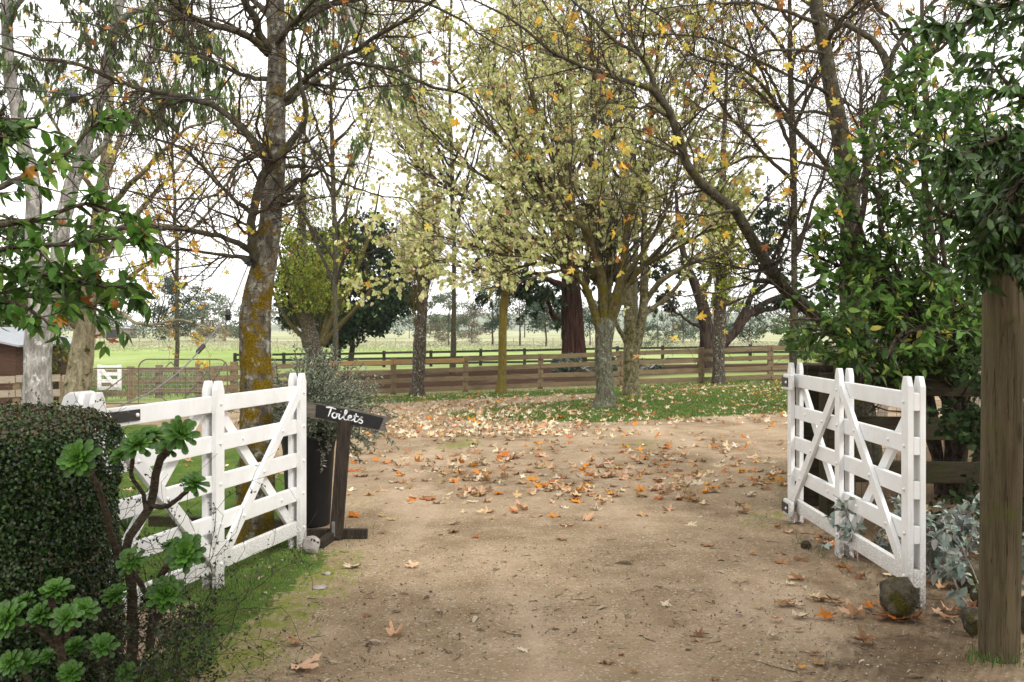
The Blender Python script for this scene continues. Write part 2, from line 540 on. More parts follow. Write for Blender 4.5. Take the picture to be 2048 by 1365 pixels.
M['cord_grey'] = plain('grey_cable', (.16, .155, .15), .55, .4, 0, .2, 20, .05)
M['bark_plane'] = bark_mat('lichen_bark', (.085, .074, .058), (.26, .235, .195), (.235, .155, .012), .54, (.38, .39, .32), .52, 1.6, .35, 1.3, band=True, low=(.9, 2.8, .085))
M['bark_limb'] = bark_mat('mossy_limb_bark', (.038, .034, .024), (.105, .095, .068), (.125, .105, .016), .50, (.24, .26, .20), .32, 1.2, .6, .7)
M['bark_twig'] = bark_mat('brown_twig_bark', (.032, .025, .019), (.095, .075, .056), (.11, .09, .02), .30, (.24, .22, .18), .15, 1.5, .7, .4)
M['bark_linden'] = bark_mat('grey_green_bark', (.075, .068, .046), (.175, .172, .132), (.095, .085, .015), .50, (.25, .285, .225), .45, 1.6, .35, .9)
M['bark_lindenlimb'] = bark_mat('olive_limb_bark', (.062, .050, .026), (.155, .132, .075), (.135, .11, .014), .66, (.26, .27, .20), .18, 1.2, .5, .6)
M['bark_gold'] = bark_mat('golden_moss_bark', (.09, .07, .03), (.20, .16, .06), (.20, .15, .025), .72, (.28, .28, .2), .25, 1.5, .4, .6)
M['bark_dark'] = bark_mat('dark_flaky_bark', (.035, .028, .02), (.12, .10, .078), (.10, .085, .02), .35, (.38, .39, .34), .42, 1.6, .4, .8)
M['bark_olive'] = bark_mat('olive_mottled_bark', (.085, .072, .040), (.21, .19, .125), (.085, .078, .014), .60, (.30, .30, .22), .35, 1.4, .35, .5)
M['bark_gum'] = bark_mat('pale_gum_bark', (.15, .138, .128), (.345, .325, .305), (.12, .11, .05), .14, (.46, .45, .43), .42, .8, .28, .25)
M['bark_mottle'] = bark_mat('mottled_cream_bark', (.17, .14, .085), (.31, .27, .185), (.065, .06, .015), .50, (.40, .37, .28), .35, .8, .35, .4)
M['bark_red'] = bark_mat('red_brown_fibrous_bark', (.020, .010, .0075), (.070, .036, .025), (.03, .02, .012), .12, (.12, .07, .05), .16, .9, .10, 1.0)
M['bark_black'] = bark_mat('dark_cypress_bark', (.022, .016, .012), (.075, .055, .042), (.05, .04, .02), .2, (.14, .11, .09), .12, .8, .2, .8)
M['leaf_pale'] = leaf_mat('pale_autumn_leaf', .56, .55, .25)
M['leaf_plane'] = leaf_mat('orange_plane_leaf', .58, .5, .3)
M['leaf_green'] = leaf_mat('glossy_green_leaf', .42, .36, .26)
M['leaf_dark'] = leaf_mat('dark_glossy_leaf', .24, .30, .34)
M['leaf_gum'] = leaf_mat('gum_leaf', .38, .45, .35)
M['leaf_hedge'] = leaf_mat('hedge_leaf', .18, .38, .40, False)
M['leaf_grey'] = leaf_mat('woolly_grey_leaf', .12, .9, .1, False)
M['leaf_far'] = leaf_mat('distant_foliage', .25, .8, .05, False)
M['grass'] = leaf_mat('grass_blade', .35, .55, .2, False)
M['dead_leaf'] = leaf_mat('fallen_leaf', .15, .7, .2)
M['succulent'] = leaf_mat('succulent_leaf', .10, .36, .32, False)
M['stem'] = bark_mat('ringed_succulent_stem', (.055, .042, .028), (.13, .105, .075), (.05, .055, .02), .12, (.17, .145, .11), .25, 2.5, 3.0, .7)
M['hedge_core'] = plain('hedge_twigs', (.022, .024, .014), .95, .05, 0, .5, 40, .6)
M['rock'] = bark_mat('mossy_rock', (.06, .052, .036), (.14, .12, .085), (.085, .078, .014), .62, (.25, .24, .2), .25, 1.6, 1.0, .8)
M['stone'] = plain('pale_grey_stone', (.34, .31, .29), .8, .3, 0, .35, 14, .4)

# ------------------------------------------------------------------ ground
def inpoly(px, py, poly):
    r = np.zeros(px.shape, bool)
    n = len(poly)
    for i in range(n):
        x0, y0 = poly[i]; x1, y1 = poly[(i + 1) % n]
        if y0 == y1: continue
        c = ((y0 > py) != (y1 > py)) & (px < (x1 - x0) * (py - y0) / (y1 - y0) + x0)
        r ^= c
    return r

def proj(x, y, z):
    yy = np.maximum(y, 0.3)
    return 1024 + F * x / yy, HZ + F * (CAM_H - z) / yy

LAWN = [[(1060, 843), (930, 842), (890, 830), (985, 812), (1130, 803), (1185, 797), (1245, 780), (1400, 779), (1600, 764), (1680, 762), (1680, 815), (1580, 824), (1400, 835), (1200, 845)],
        [(690, 806), (720, 795), (1200, 777), (1250, 772), (1245, 779), (1185, 789), (900, 799), (760, 808)],
        [(1240, 783), (1240, 773), (1640, 752), (1640, 763)],
        [(250, 1370), (320, 1300), (350, 1230), (425, 1188), (610, 1108), (660, 1098), (640, 1130), (575, 1175), (520, 1225), (450, 1280), (380, 1370)],
        [(150, 1235), (430, 1188), (612, 1102), (612, 1010), (575, 935), (520, 905), (420, 880), (300, 850), (0, 850), (0, 1235)],
        [(-400, 803), (-400, 790), (440, 792), (430, 801), (160, 806)]]
MOSS = [[(380, 1250), (540, 1160), (640, 1105), (715, 1092), (745, 1090), (700, 1150), (650, 1200), (610, 1270), (560, 1320), (505, 1370), (330, 1370)],
        [(860, 905), (900, 878), (960, 876), (950, 894)], [(1490, 1050), (1580, 990), (1580, 1060), (1520, 1075)],
        [(1500, 970), (1580, 940), (1580, 985)], [(690, 1000), (740, 990), (745, 1010), (700, 1020)], [(1210, 890), (1330, 880), (1300, 895)]]
DAMP_SHADE = [[(1590, 1075), (1700, 1130), (1840, 1230), (2060, 1300), (2060, 1000), (1850, 900), (1600, 900)], [(1390, 1345), (1440, 1318), (1490, 1340), (1440, 1366)],
        [(1640, 1270), (1760, 1230), (2060, 1290), (2060, 1400), (1620, 1400)], [(420, 1185), (612, 1100), (612, 1112), (432, 1198)]]  # damp dark soil, with the shade around the gates painted in

ang = np.concatenate([np.linspace(-38, 38, 430), np.linspace(38, 322, 70)[1:-1]])
rad = np.concatenate([np.geomspace(0.35, 66, 350), np.geomspace(66, 4500, 46)[1:]])
A, RR = np.meshgrid(np.radians(ang), rad, indexing='ij')
gx, gy = RR * np.sin(A), RR * np.cos(A)
gz = terr(gx, gy)
h_noise = 0
for k in range(14):
    th, fq, ph = rng.uniform(0, 6.28), rng.uniform(.5, 5), rng.uniform(0, 6.28)
    h_noise = h_noise + np.sin(fq * (gx * math.cos(th) + gy * math.sin(th)) + ph) / fq ** .7
gz = gz + h_noise * 0.0035 * (gy < 60) * sstep(.5, 3, RR)
nA, nR = gx.shape
def mask(polys, j=.16, J=12):
    out = np.zeros(gx.shape)
    for k in range(J):
        sc = np.minimum(1.0, .25 + RR / 12)
        X, Y = gx + rng.normal(0, j, gx.shape) * sc, gy + rng.normal(0, j, gx.shape) * sc
        px, py = proj(X, Y, terr(X, Y))
        m = np.zeros(gx.shape, bool)
        for p in polys: m |= inpoly(px, py, p)
        out += m & (Y > .8) & (Y < 60)
    return out / J
m_lawn, m_moss, m_damp_shade = mask(LAWN), mask(MOSS, .2), mask(DAMP_SHADE, .5, 60)
m_mulch = sstep(32.3, 33.2, gy) * (1 - sstep(52, 57, gy)) * sstep(-11.5, -9.5, gx) * (1 - sstep(20, 26, gx))
patch = np.exp(-((gx - 7.6) / 2.6) ** 2 - ((gy - 36) / 2.2) ** 2)
m_mulch = m_mulch * (1 - np.clip(patch * 1.5, 0, 1))
m_field = np.clip(sstep(30, 34, gy) - m_mulch, 0, 1)
side = sstep(7, 10, np.abs(gx)) * (gy > 4)
m_lawn = np.clip(m_lawn + side * .8 * (gy < 33) * (gx < 0) * (gy < 24), 0, 1)
m_soil = np.clip(m_damp_shade + sstep(3.0, 3.6, gx - np.maximum(0, gy - 9) * .5) * (gy > 3) * (gy < 21) * .75, 0, 1)
m_dry = sstep(100, 135, gy)
c1 = np.stack([m_lawn, m_moss, m_mulch], -1).reshape(-1, 3)
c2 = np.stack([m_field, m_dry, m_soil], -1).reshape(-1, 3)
i, j = np.meshgrid(np.arange(nA), np.arange(nR - 1), indexing='ij')
i2 = (i + 1) % nA
gq = np.stack([i * nR + j, i * nR + j + 1, i2 * nR + j + 1, i2 * nR + j], -1).reshape(-1, 4)
gv = np.stack([gx, gy, gz], -1).reshape(-1, 3)
gv = np.concatenate([gv, [[0, 0, 0]]])
gt = np.stack([np.full(nA, nA * nR), np.arange(nA) * nR, ((np.arange(nA) + 1) % nA) * nR], -1)
pad = lambda c: np.concatenate([c, [[0, 0, 0]]])
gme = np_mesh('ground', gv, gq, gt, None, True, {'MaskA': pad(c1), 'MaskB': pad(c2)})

def ground_mat():
    m, nt, out = mat_new('gravel_and_grass')
    v = coords(nt)
    A = nd(nt, 'ShaderNodeSeparateColor', {0: nd(nt, 'ShaderNodeAttribute', attribute_name='MaskA').outputs['Color']}).outputs
    B = nd(nt, 'ShaderNodeSeparateColor', {0: nd(nt, 'ShaderNodeAttribute', attribute_name='MaskB').outputs['Color']}).outputs
    nbig, nmid, nfine = noise(nt, v, .55, 5), noise(nt, v, 3.2, 6, .6), noise(nt, v, 24, 6, .7)
    grain = noise(nt, v, 170, 3, .7)
    vor = nd(nt, 'ShaderNodeTexVoronoi', {'Vector': v, 'Scale': 85.0})
    vor2 = nd(nt, 'ShaderNodeTexVoronoi', {'Vector': v, 'Scale': 34.0})
    g = mixc(nt, ramp(nt, nbig, .32, .68), (.205, .150, .093), (.325, .245, .160))
    g = mixc(nt, math_(nt, 'MULTIPLY', ramp(nt, nmid, .42, .75), .55), g, (.43, .335, .235))
    g = mixc(nt, math_(nt, 'MULTIPLY', ramp(nt, nmid, .46, .25), .5), g, (.155, .098, .053))
    g = mixc(nt, math_(nt, 'MULTIPLY', ramp(nt, nfine, .50, .78), .55), g, (.14, .10, .065))
    g = mixc(nt, math_(nt, 'MULTIPLY', ramp(nt, grain, .54, .76), .55), g, (.11, .08, .052))
    g = mixc(nt, math_(nt, 'MULTIPLY', ramp(nt, grain, .44, .26), .55), g, (.52, .44, .34))
    vc = nd(nt, 'ShaderNodeSeparateColor', {0: vor.outputs['Color']}).outputs[0]
    g = mixc(nt, math_(nt, 'MULTIPLY', ramp(nt, vc, .90, .94), .4), g, (.08, .06, .045))
    g = mixc(nt, math_(nt, 'MULTIPLY', ramp(nt, vc, .10, .05), .5), g, (.50, .44, .36))
    trk = noise(nt, coords(nt, (1.1, .22, 1)), 1.3, 4, .5)
    g = mixc(nt, math_(nt, 'MULTIPLY', ramp(nt, trk, .48, .68), .45), g, (.46, .36, .26))
    g = mixc(nt, math_(nt, 'MULTIPLY', ramp(nt, trk, .46, .30), .35), g, (.15, .10, .06))
    soil = mixc(nt, ramp(nt, nfine, .3, .7), (.05, .033, .020), (.115, .080, .050))  # soil colour darkened to carry the deep shade behind the gate
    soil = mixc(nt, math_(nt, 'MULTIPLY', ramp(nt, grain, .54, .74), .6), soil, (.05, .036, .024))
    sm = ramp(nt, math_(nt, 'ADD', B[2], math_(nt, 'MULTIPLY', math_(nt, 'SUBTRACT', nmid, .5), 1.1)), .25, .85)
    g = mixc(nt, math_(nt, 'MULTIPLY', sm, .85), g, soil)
    grass = mixc(nt, ramp(nt, nmid, .3, .7), (.055, .105, .022), (.11, .165, .04))
    grass = mixc(nt, math_(nt, 'MULTIPLY', ramp(nt, nfine, .45, .75), .6), grass, (.025, .05, .012))
    grass = mixc(nt, math_(nt, 'MULTIPLY', ramp(nt, noise(nt, v, 7, 6, .7), .50, .64), .75), grass, (.10, .085, .035))
    moss = mixc(nt, ramp(nt, nfine, .3, .7), (.095, .125, .016), (.19, .225, .035))
    brk = math_(nt, 'MULTIPLY', math_(nt, 'SUBTRACT', math_(nt, 'ADD', math_(nt, 'MULTIPLY', nfine, .6), math_(nt, 'MULTIPLY', nmid, .4)), .5), 2.2)
    mk = ramp(nt, math_(nt, 'ADD', A[1], math_(nt, 'MULTIPLY', brk, 1.7)), .42, .80)
    lk = ramp(nt, math_(nt, 'ADD', A[0], brk), .30, .62)
    mk = math_(nt, 'MULTIPLY', mk, math_(nt, 'ADD', .25, math_(nt, 'MULTIPLY', .75, ramp(nt, noise(nt, v, 8, 7, .75), .40, .58))))
    g = mixc(nt, math_(nt, 'MULTIPLY', mk, .85), g, moss)
    g = mixc(nt, lk, g, grass)
    mul = mixc(nt, ramp(nt, nfine, .32, .68), (.024, .015, .011), (.070, .043, .032))
    mul = mixc(nt, ramp(nt, nbig, .55, .8), mul, (.15, .105, .075))
    g = mixc(nt, A[2], g, mul)
    fld = mixc(nt, ramp(nt, noise(nt, coords(nt, (1, .35, 1)), .13, 6, .6), .35, .68), (.20, .27, .085), (.29, .35, .15))
    fld = mixc(nt, math_(nt, 'MULTIPLY', ramp(nt, noise(nt, v, .8, 5), .5, .7), .4), fld, (.40, .40, .24))
    dry = mixc(nt, ramp(nt, noise(nt, coords(nt, (.6, .12, 1)), .16, 5), .35, .65), (.27, .285, .16), (.36, .36, .24))
    dk = ramp(nt, math_(nt, 'ADD', B[1], math_(nt, 'MULTIPLY', math_(nt, 'SUBTRACT', noise(nt, v, .12, 5), .5), 1.3)), .3, .8)
    fld = mixc(nt, dk, fld, dry)
    g = mixc(nt, B[0], g, fld)
    h = math_(nt, 'ADD', math_(nt, 'MULTIPLY', grain, .5), math_(nt, 'MULTIPLY', vor.outputs['Distance'], -.5))
    h = math_(nt, 'ADD', h, math_(nt, 'MULTIPLY', nfine, .9))
    h = math_(nt, 'ADD', h, math_(nt, 'MULTIPLY', vor2.outputs['Distance'], -.3))
    finish(nt, out, g, 1.0, h, .55, .02, 0.0)
    return m
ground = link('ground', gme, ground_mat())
tag(ground, kind='structure')

# distant hills: a long low ridge far beyond the paddocks
def hills(name, dist, x0, x1, hmax, seed, col):
    rg = np.random.default_rng(seed)
    xs = np.linspace(x0, x1, 160)
    prof = sum(np.sin(xs / s + rg.uniform(0, 6)) * a for s, a in ((420, .5), (190, .3), (90, .14), (40, .06)))
    prof = hmax * np.clip(.55 + .45 * prof, .1, None)
    yy = np.array([0, .25, .5, .75, 1.0]) * 700
    sh = np.array([0, .55, 1, .7, -.05])
    v = np.stack([np.repeat(xs[:, None], 5, 1), dist + yy[None] + 0 * xs[:, None], prof[:, None] * sh[None] - 1.5], -1)
    i, j = np.meshgrid(np.arange(159), np.arange(4), indexing='ij')
    q = np.stack([i * 5 + j, (i + 1) * 5 + j, (i + 1) * 5 + j + 1, i * 5 + j + 1], -1).reshape(-1, 4)
    o = link(name, np_mesh(name, v.reshape(-1, 3), q), plain(name + '_grass', col, .95, .05, 0, .35, .01, 0))
    return tag(o, kind='structure')
hills('hills', 1500, -2200, 2600, 46, 3, (.17, .20, .12))

# air: a closed box of thin even haze round everything nearer than the sky
g = Geo(); box(g, -2600, 3000, -60, 2700, -6, 90)
haze, nt, out = mat_new('haze_air')
nt.links.new(nd(nt, 'ShaderNodeVolumePrincipled', {'Color': (.86, .91, 1, 1), 'Density': .00017, 'Anisotropy': .2}).outputs[0], out.inputs['Volume'])
tag(g.obj('haze', haze, smooth=False), kind='stuff')
SC.cycles.volume_bounces = 1
SC.cycles.volume_max_steps = 64

# ------------------------------------------------------------------ white driveway gates
def dome_mesh():
    g = Geo()
    prof = [(.0115, 0), (.0115, .004), (.009, .0085), (.0045, .011), (.0004, .0115)]
    lathe(g, prof, 10)
    me = g.mesh('bolt')
    me.transform(Matrix.Rotation(R_(90), 4, 'X'))     # bulges towards -y
    me.materials.append(M['bolt'])
    return me
BOLT = dome_mesh()
def bolt(parent, x, y, z):
    o = bpy.data.objects.new('bolt', BOLT)
    COL.objects.link(o); o.parent = parent; o.location = (x, y, z)

RZ = [.165 + .244 * k for k in range(5)]
def gate(loc, direc, label, frontA, plate=None):
    """x runs from hinge to latch, -y is the face towards the drive; frontA: braces on that face meet at the top of the middle stile"""
    rz = math.atan2(direc[1], direc[0])
    t = thing('driveway_gate', loc, label, 'gate', 'white timber driveway gates', rz)
    st = [.05, 1.20, 2.35]
    for sx in st:
        for y0, y1 in ((-.0495, -.0185), (.0185, .0495)):
            g = Geo()
            w = .047
            zb = .0 if sx != .05 else .03
            prism(g, [(sx - w, zb), (sx + w, zb), (sx + w, 1.228), (sx + w * .5, 1.282), (sx - w * .5, 1.282), (sx - w, 1.228)], y0, y1)
            g.obj('stile', M['white'], t, smooth=False, bevel=.004)
    for k, z in enumerate(RZ):
        g = Geo()
        x0 = -.02 if k in (0, 4) else .004
        dz = rng.normal(0, .002, 2)
        beam(g, (x0, 0, z + dz[0]), (2.396, 0, z + dz[1]), .1, .0365)
        g.obj('rail', M['white'], t, smooth=False, bevel=.004)
        for sx in st:
            for yy in (-.0497,):
                bolt(t, sx + rng.normal(0, .004), yy, z + rng.normal(0, .006))
    top, bot = RZ[4] + .015, RZ[0] + .02
    for face in (-1, 1):
        A_ = frontA if face < 0 else not frontA
        y = face * .0335
        for a, b in ((.085, 1.158), (1.242, 2.315)):
            if (a < 1) == A_: p0, p1 = (a, y, bot), (b, y, top)       # rises towards +x
            else: p0, p1 = (a, y, top), (b, y, bot)
            g = Geo()
            beam(g, p0, p1, .078, .0265, up=(0, 0, 1))
            g.obj('brace', M['white'], t, smooth=False, bevel=.003)
            if face < 0:
                for z in RZ[1:4]:
                    f = (z - p0[2]) / (p1[2] - p0[2])
                    bolt(t, a + (b - a) * f, -.0468, z)
                    if z != RZ[2]: bolt(t, b - (b - a) * f, -.0184, z)
    if plate:
        g = Geo(); box(g, plate[0], plate[1], -.0265, -.0185, RZ[4] - .03, RZ[4] + .03)
        s = g.obj('hinge_strap', M['iron'], t, smooth=False, bevel=.002)
        bolt(s, plate[1] - .03, -.0267, RZ[4])
        return t
    for z in (RZ[4] - .01, RZ[0] - .015):
        g = Geo(); box(g, .002, .20, -.086, -.0505, z - .062, z + .062)
        bk = g.obj('hinge_block', M['white'], t, smooth=False, bevel=.012)
        g = Geo(); box(g, -.012, .150, -.0935, -.0865, z - .036, z + .036)
        s = g.obj('hinge_strap', M['iron'], t, smooth=False, bevel=.002)
        g = Geo(); lathe(g, [(.0005, -.04), (.011, -.04), (.011, .04), (.0005, .04)], 12, (-.008, -.082, z))
        g.obj('hinge_knuckle', M['iron'], s)
        bolt(s, .125, -.0937, z)
    return t
zr = float(terr(2.23, 6.7)); zl = float(terr(-1.9, 6.1))
gate((2.23, 7.88, .01), (0, -1), 'open white five bar timber gate on the side with the round timber pole', True)
gate((-2.115, 4.93, -.045), (.238, .971), 'open white five bar timber gate behind the clipped hedge and succulents', False, (.10, .42))

# white hinge post behind the hedge
g = Geo()
pw = .078
prism(g, [(-pw, 0), (pw, 0), (pw, 1.19), (pw * .62, 1.27), (pw * .2, 1.29), (-pw * .2, 1.29), (-pw * .62, 1.27), (-pw, 1.19)], -pw, pw)
o = g.obj('gate_post', M['white'], None, smooth=False, bevel=.008, loc=(-2.235, 5.17, -.06))
o.rotation_euler = (0, 0, R_(-14))
tag(o, 'thick white post with rounded top rising behind the clipped hedge', 'post')

# ------------------------------------------------------------------ round timber pole and dark sleeper fence on the right
b = at(1998, 1308)
g = Geo()
zz = np.linspace(-.05, 2.12, 26)
pp = np.stack([.012 * zz, 0 * zz, zz], 1)
tubes(g, pp, np.full(26, .0905), 40, .008, 3)
tag(g.obj('timber_pole', M['pole'], None, loc=b), 'tall round weathered timber pole standing beside the open gate', 'pole')

fy = 8.35
ft = thing('sleeper_fence', (2.8, fy, 0), 'dark mossy fence of wide horizontal sleepers behind the open gate and pole', 'fence')
def fpart(name, g, mat, bevel=.006): return g.obj(name, mat, ft, off=(2.8, fy, 0), smooth=False, bevel=bevel)
for px0, px1, ptop, dep in ((1604, 1668, 731, 8.62), (1655, 1712, 748, 8.12)):
    a, c = P(px0, ptop, dep), P(px1, ptop, dep)
    g = Geo(); box(g, a[0], c[0], dep, dep + .24, -.1, a[2])
    fpart('square_post', g, M['sleeper'], .012)
for z0, z1, dy in ((1.0, 1.185, 0), (.63, .82, .01), (.27, .45, -.005)):
    g = Geo(); beam(g, (2.86, fy + dy, (z0 + z1) / 2 + .005), (5.6, fy + .1 + dy, (z0 + z1) / 2 - .045), z1 - z0, .055)
    fpart('rail', g, M['sleeper'])
g = Geo(); box(g, 4.05, 4.2, fy + .06, fy + .2, -.1, 1.3); fpart('square_post', g, M['sleeper'], .01)
g = Geo()
wz = np.arange(.05, 1.2, .1)
for z in wz: tubes(g, np.array([[2.9, fy + .045, z], [4.2, fy + .07, z], [5.6, fy + .14, z]]), np.full(3, .0016), 4)
for x in np.arange(2.95, 5.6, .1): tubes(g, np.array([[x, fy + .05 + (x - 2.9) * .03, 0], [x, fy + .05 + (x - 2.9) * .03, 1.2]]), np.full(2, .0016), 4)
fpart('wire_mesh', g, M['iron'], 0)

# ------------------------------------------------------------------ unseen roof added over the viewpoint to shade the near gravel
vt = thing('shade_roof', (0, 0, 0), 'unseen timber roof added to shade the near end of the gravel drive', 'shade_roof')
g = Geo(); box(g, -.7, 4.2, -6, 3.4, 2.92, 2.97); g.obj('roof', M['rail_dark'], vt, smooth=False)
for y in (-5.8, -2.6, .4, 3.3):
    g = Geo(); box(g, -.65, 4.15, y - .05, y + .05, 2.76, 2.917); g.obj('beam', M['rail'], vt, smooth=False, bevel=.006)
for x in (-.5, 4.0):
    for y in (-5.8, -.6):
        g = Geo(); box(g, x - .06, x + .06, y - .06, y + .06, -.2, 2.755); g.obj('post', M['rail'], vt, smooth=False, bevel=.006)

# ------------------------------------------------------------------ rail fences
def rail_fence(name, pts, heights, rh, pw, ph, mats, label, postmat=None, special=None, side=-1, group=None):
    """pts: ground points of the posts in order"""
    o0 = pts[0]
    t = thing(name, o0, label, 'fence', group)
    for k, p in enumerate(pts):
        a = nrm(pts[min(k + 1, len(pts) - 1)] - pts[max(k - 1, 0)])
        s = np.array([-a[1], a[0], 0]) * side
        g = Geo()
        lean = rng.normal(0, .012, 2)
        beam(g, p + [0, 0, -.15], p + [lean[0], lean[1], ph * rng.uniform(.98, 1.04)], pw * 1.15, pw, up=a)
        g.obj('post', postmat or mats[0], t, off=o0, smooth=False, bevel=.008)
        if k + 1 < len(pts):
            q = pts[k + 1]
            for n, hh in enumerate(heights):
                e0, e1 = rng.normal(0, .012, 2)
                g = Geo()
                ext = a * .03
                beam(g, p - s * (pw * .62) * -1 + [0, 0, hh + e0] + ext * .4, q + s * (pw * .62) + [0, 0, hh + e1] - ext * .4, rh, .038)
                mt = mats[(k * 3 + n) % len(mats)]
                if special and (k, n) in special: mt = special[(k, n)]
                g.obj('rail', mt, t, off=o0, smooth=False, bevel=.004)
    return t
mp_ = [G(x, d) for x, d in ((428, 31.5), (545, 32), (655, 32), (787, 32), (930, 32), (1080, 32), (1240, 32), (1403, 32), (1541, 32), (1680, 32), (1830, 32))]
rail_fence('paddock_fence', mp_, [.13, .43, .74, 1.04], .145, .15, 1.12, [M['rail']], 'weathered brown four rail paddock fence running behind the row of trees', special={(2, 3): M['rail_new'], (3, 3): M['rail_new'], (1, 3): M['rail']})
fp = [G(x, 58) for x in (470, 568, 667, 768, 862, 961, 1049, 1140, 1235, 1325, 1415, 1500, 1590, 1680)]
rail_fence('dark_paddock_fence', fp, [.18, .52, .84], .13, .15, .95, [M['rail_dark']], 'dark stained rail fence farther off across the mulched yard')
lf = [G(x, d) for x, d in ((-160, 27), (-60, 27), (35, 27), (125, 27), (150, 27.5))]
rail_fence('yard_fence', lf, [.2, .56, .95], .19, .17, 1.02, [M['rail_grey']], 'pale grey rail fence behind the two trunks beside the farm gates', postmat=M['rail'])
lb = [G(x, d) for x, d in ((170, 33), (262, 33), (318, 34), (400, 34), (468, 34))]
rail_fence('yard_fence', lb, [.25, .6, .95], .17, .2, 1.15, [M['rail']], 'brown rail fence with thick posts seen through the farm gates', postmat=M['rail'])
rf = [G(x, d) for x, d in ((1765, 17.5), (1815, 17), (1962, 16.2), (2120, 15.5))]
rail_fence('side_fence', rf, [.72, 1.0, 1.27], .12, .12, 1.4, [M['rail_grey']], 'pale rail fence glimpsed through the shrub beyond the dark sleepers')

# galvanised farm gates and a small white wicket
def farm_gate(x0, x1, ytop, ybot, d, label, curve_left):
    a, b_ = P(x0, ybot, d), P(x1, ybot, d)
    zt = P(x0, ytop, d)[2]
    w, h = b_[0] - a[0], zt - a[2]
    t = thing('farm_gate', a, label, 'gate', 'tube farm gates')
    cr = .28
    def arc(cx, s):
        return [(cx - s * cr * math.cos(u), h - cr + cr * math.sin(u)) for u in np.linspace(0, math.pi / 2, 6)]
    L_ = [(0, 0)] + arc(cr, 1); Rr = [(w, 0)] + arc(w - cr, -1)
    pts = np.array([(x, 0, z) for x, z in L_ + Rr[::-1]])
    g = Geo(); tubes(g, pts, np.full(len(pts), .021), 8)
    tubes(g, np.array([[0, 0, .02], [w, 0, .02]]), np.full(2, .019), 8)
    g.obj('frame', M['rust'], t)
    for x in (.0, .42, .8):
        if x:
            g = Geo(); tubes(g, np.array([[w * x, 0, 0], [w * x, 0, h - .02]]), np.full(2, .015), 6); g.obj('upright', M['rust'], t)
    for x in ((.36, .66), (.36, .02), (.98, .75)):
        g = Geo(); tubes(g, np.array([[w * x[0], .03, h * .92], [w * x[1], .03, .03]]), np.full(2, .016), 6); g.obj('brace', M['rust'], t)
    g = Geo()
    for z in np.linspace(.12, h - .12, 8): tubes(g, np.array([[0, .01, z], [w, .01, z]]), np.full(2, .0035), 4)
    for x in np.arange(.12, w, .15): tubes(g, np.array([[x, .012, .02], [x, .012, h - .03]]), np.full(2, .0028), 4)
    g.obj('wire_infill', M['steel'], t)
farm_gate(173, 421, 737, 809, 28.0, 'nearer galvanised tube farm gate with wire infill and diagonal braces', 0)
farm_gate(277, 455, 719, 786, 29.6, 'farther galvanised tube farm gate overlapping behind the nearer one', 1)
o0 = P(196, 781, 32); w = 46 / F * 32; h = 51 / F * 32
t = thing('wicket_gate', o0, 'small white cross braced wicket gate behind the farm gate', 'gate')
for x in (.05, w - .05):
    g = Geo(); box(g, x - .06, x + .06, -.03, .03, 0, h); g.obj('stile', M['white'], t, smooth=False)
for z in (.07, .3, .53, h - .08):
    g = Geo(); box(g, .11, w - .11, -.025, .025, z - .055, z + .055); g.obj('rail', M['white'], t, smooth=False)
g = Geo(); beam(g, (.1, -.05, h - .1), (w - .1, -.05, .08), .1, .03); g.obj('brace', M['white'], t, smooth=False)

# ------------------------------------------------------------------ sign
sb = at(668, 1080)
sd_ = sb[1]
t = thing('direction_sign', sb, 'leaning timber arrow sign with hand painted Toilets on a black panel', 'sign')
a, b_ = P(672, 1078, sd_), P(690, 841, sd_)
g = Geo(); beam(g, a, b_, .036, .098, up=(0, 1, 0)); g.obj('post', M['signpost'], t, off=sb, smooth=False, bevel=.004)
a, b_ = P(612, 1075, sd_ + .06), P(735, 1075, sd_ + .06)
a[2] = b_[2] = sb[2] + .035
g = Geo(); beam(g, a, b_, .07, .05); g.obj('foot', M['signpost'], t, off=sb, smooth=False, bevel=.005)
g = Geo(); beam(g, (sb[0] - .015, sd_ + .03, sb[2] + .03), (sb[0] - .05, sd_ - .28, sb[2] + .025), .06, .055); g.obj('foot', M['signpost'], t, off=sb, smooth=False, bevel=.005)
g = Geo(); box(g, sb[0] - .012, sb[0] + .012, sd_ - .028, sd_ - .022, sb[2] + .03, sb[2] + .14); g.obj('bracket', M['steel'], t, off=sb, smooth=False)
# board: local frame u along, v up
bd_ = sd_ + .045
bl, br = P(612, 818, bd_), P(781, 850, bd_)
u = nrm(br - bl); n_ = np.array([0, -1.0, 0]); v_ = np.cross(n_, u) * -1
v_ = v_ if v_[2] > 0 else -v_
L_ = np.linalg.norm(br - bl)
def bpt(s, q, o=0.0): return bl + u * s + v_ * q + n_ * o
def slab(g, poly, o0, o1):
    n = len(poly)
    f = [bpt(s, q, o1) for s, q in poly]; bk = [bpt(s, q, o0) for s, q in poly]
    g.add(f + bk, [[i, (i + 1) % n, n + (i + 1) % n, n + i] for i in range(n)])
    c = [bpt(*np.mean(poly, axis=0), o1), bpt(*np.mean(poly, axis=0), o0)]
    base = g.n
    g.add(c)
    g.t.append(np.array([[base, base - 2 * n + i, base - 2 * n + (i + 1) % n] for i in range(n)] + [[base + 1, base - n + (i + 1) % n, base - n + i] for i in range(n)]))
g = Geo()
slab(g, [(.03, -.055), (0, -.02), (.012, .012), (-.004, .05), (L_ * .5, .06), (L_ + .012, .054), (L_ - .045, .002), (L_ - .01, -.058), (L_ * .5, -.054)], 0, .02)
g.obj('board', M['signwood'], t, off=sb, smooth=False, bevel=.003)
g = Geo()
slab(g, [(.085, -.045), (.075, .05), (L_ * .5, .053), (L_ - .055, .043), (L_ - .075, -.048), (L_ * .5, -.049)], .0205, .025)
pn = g.obj('panel', M['chalkboard'], t, off=sb, smooth=False)
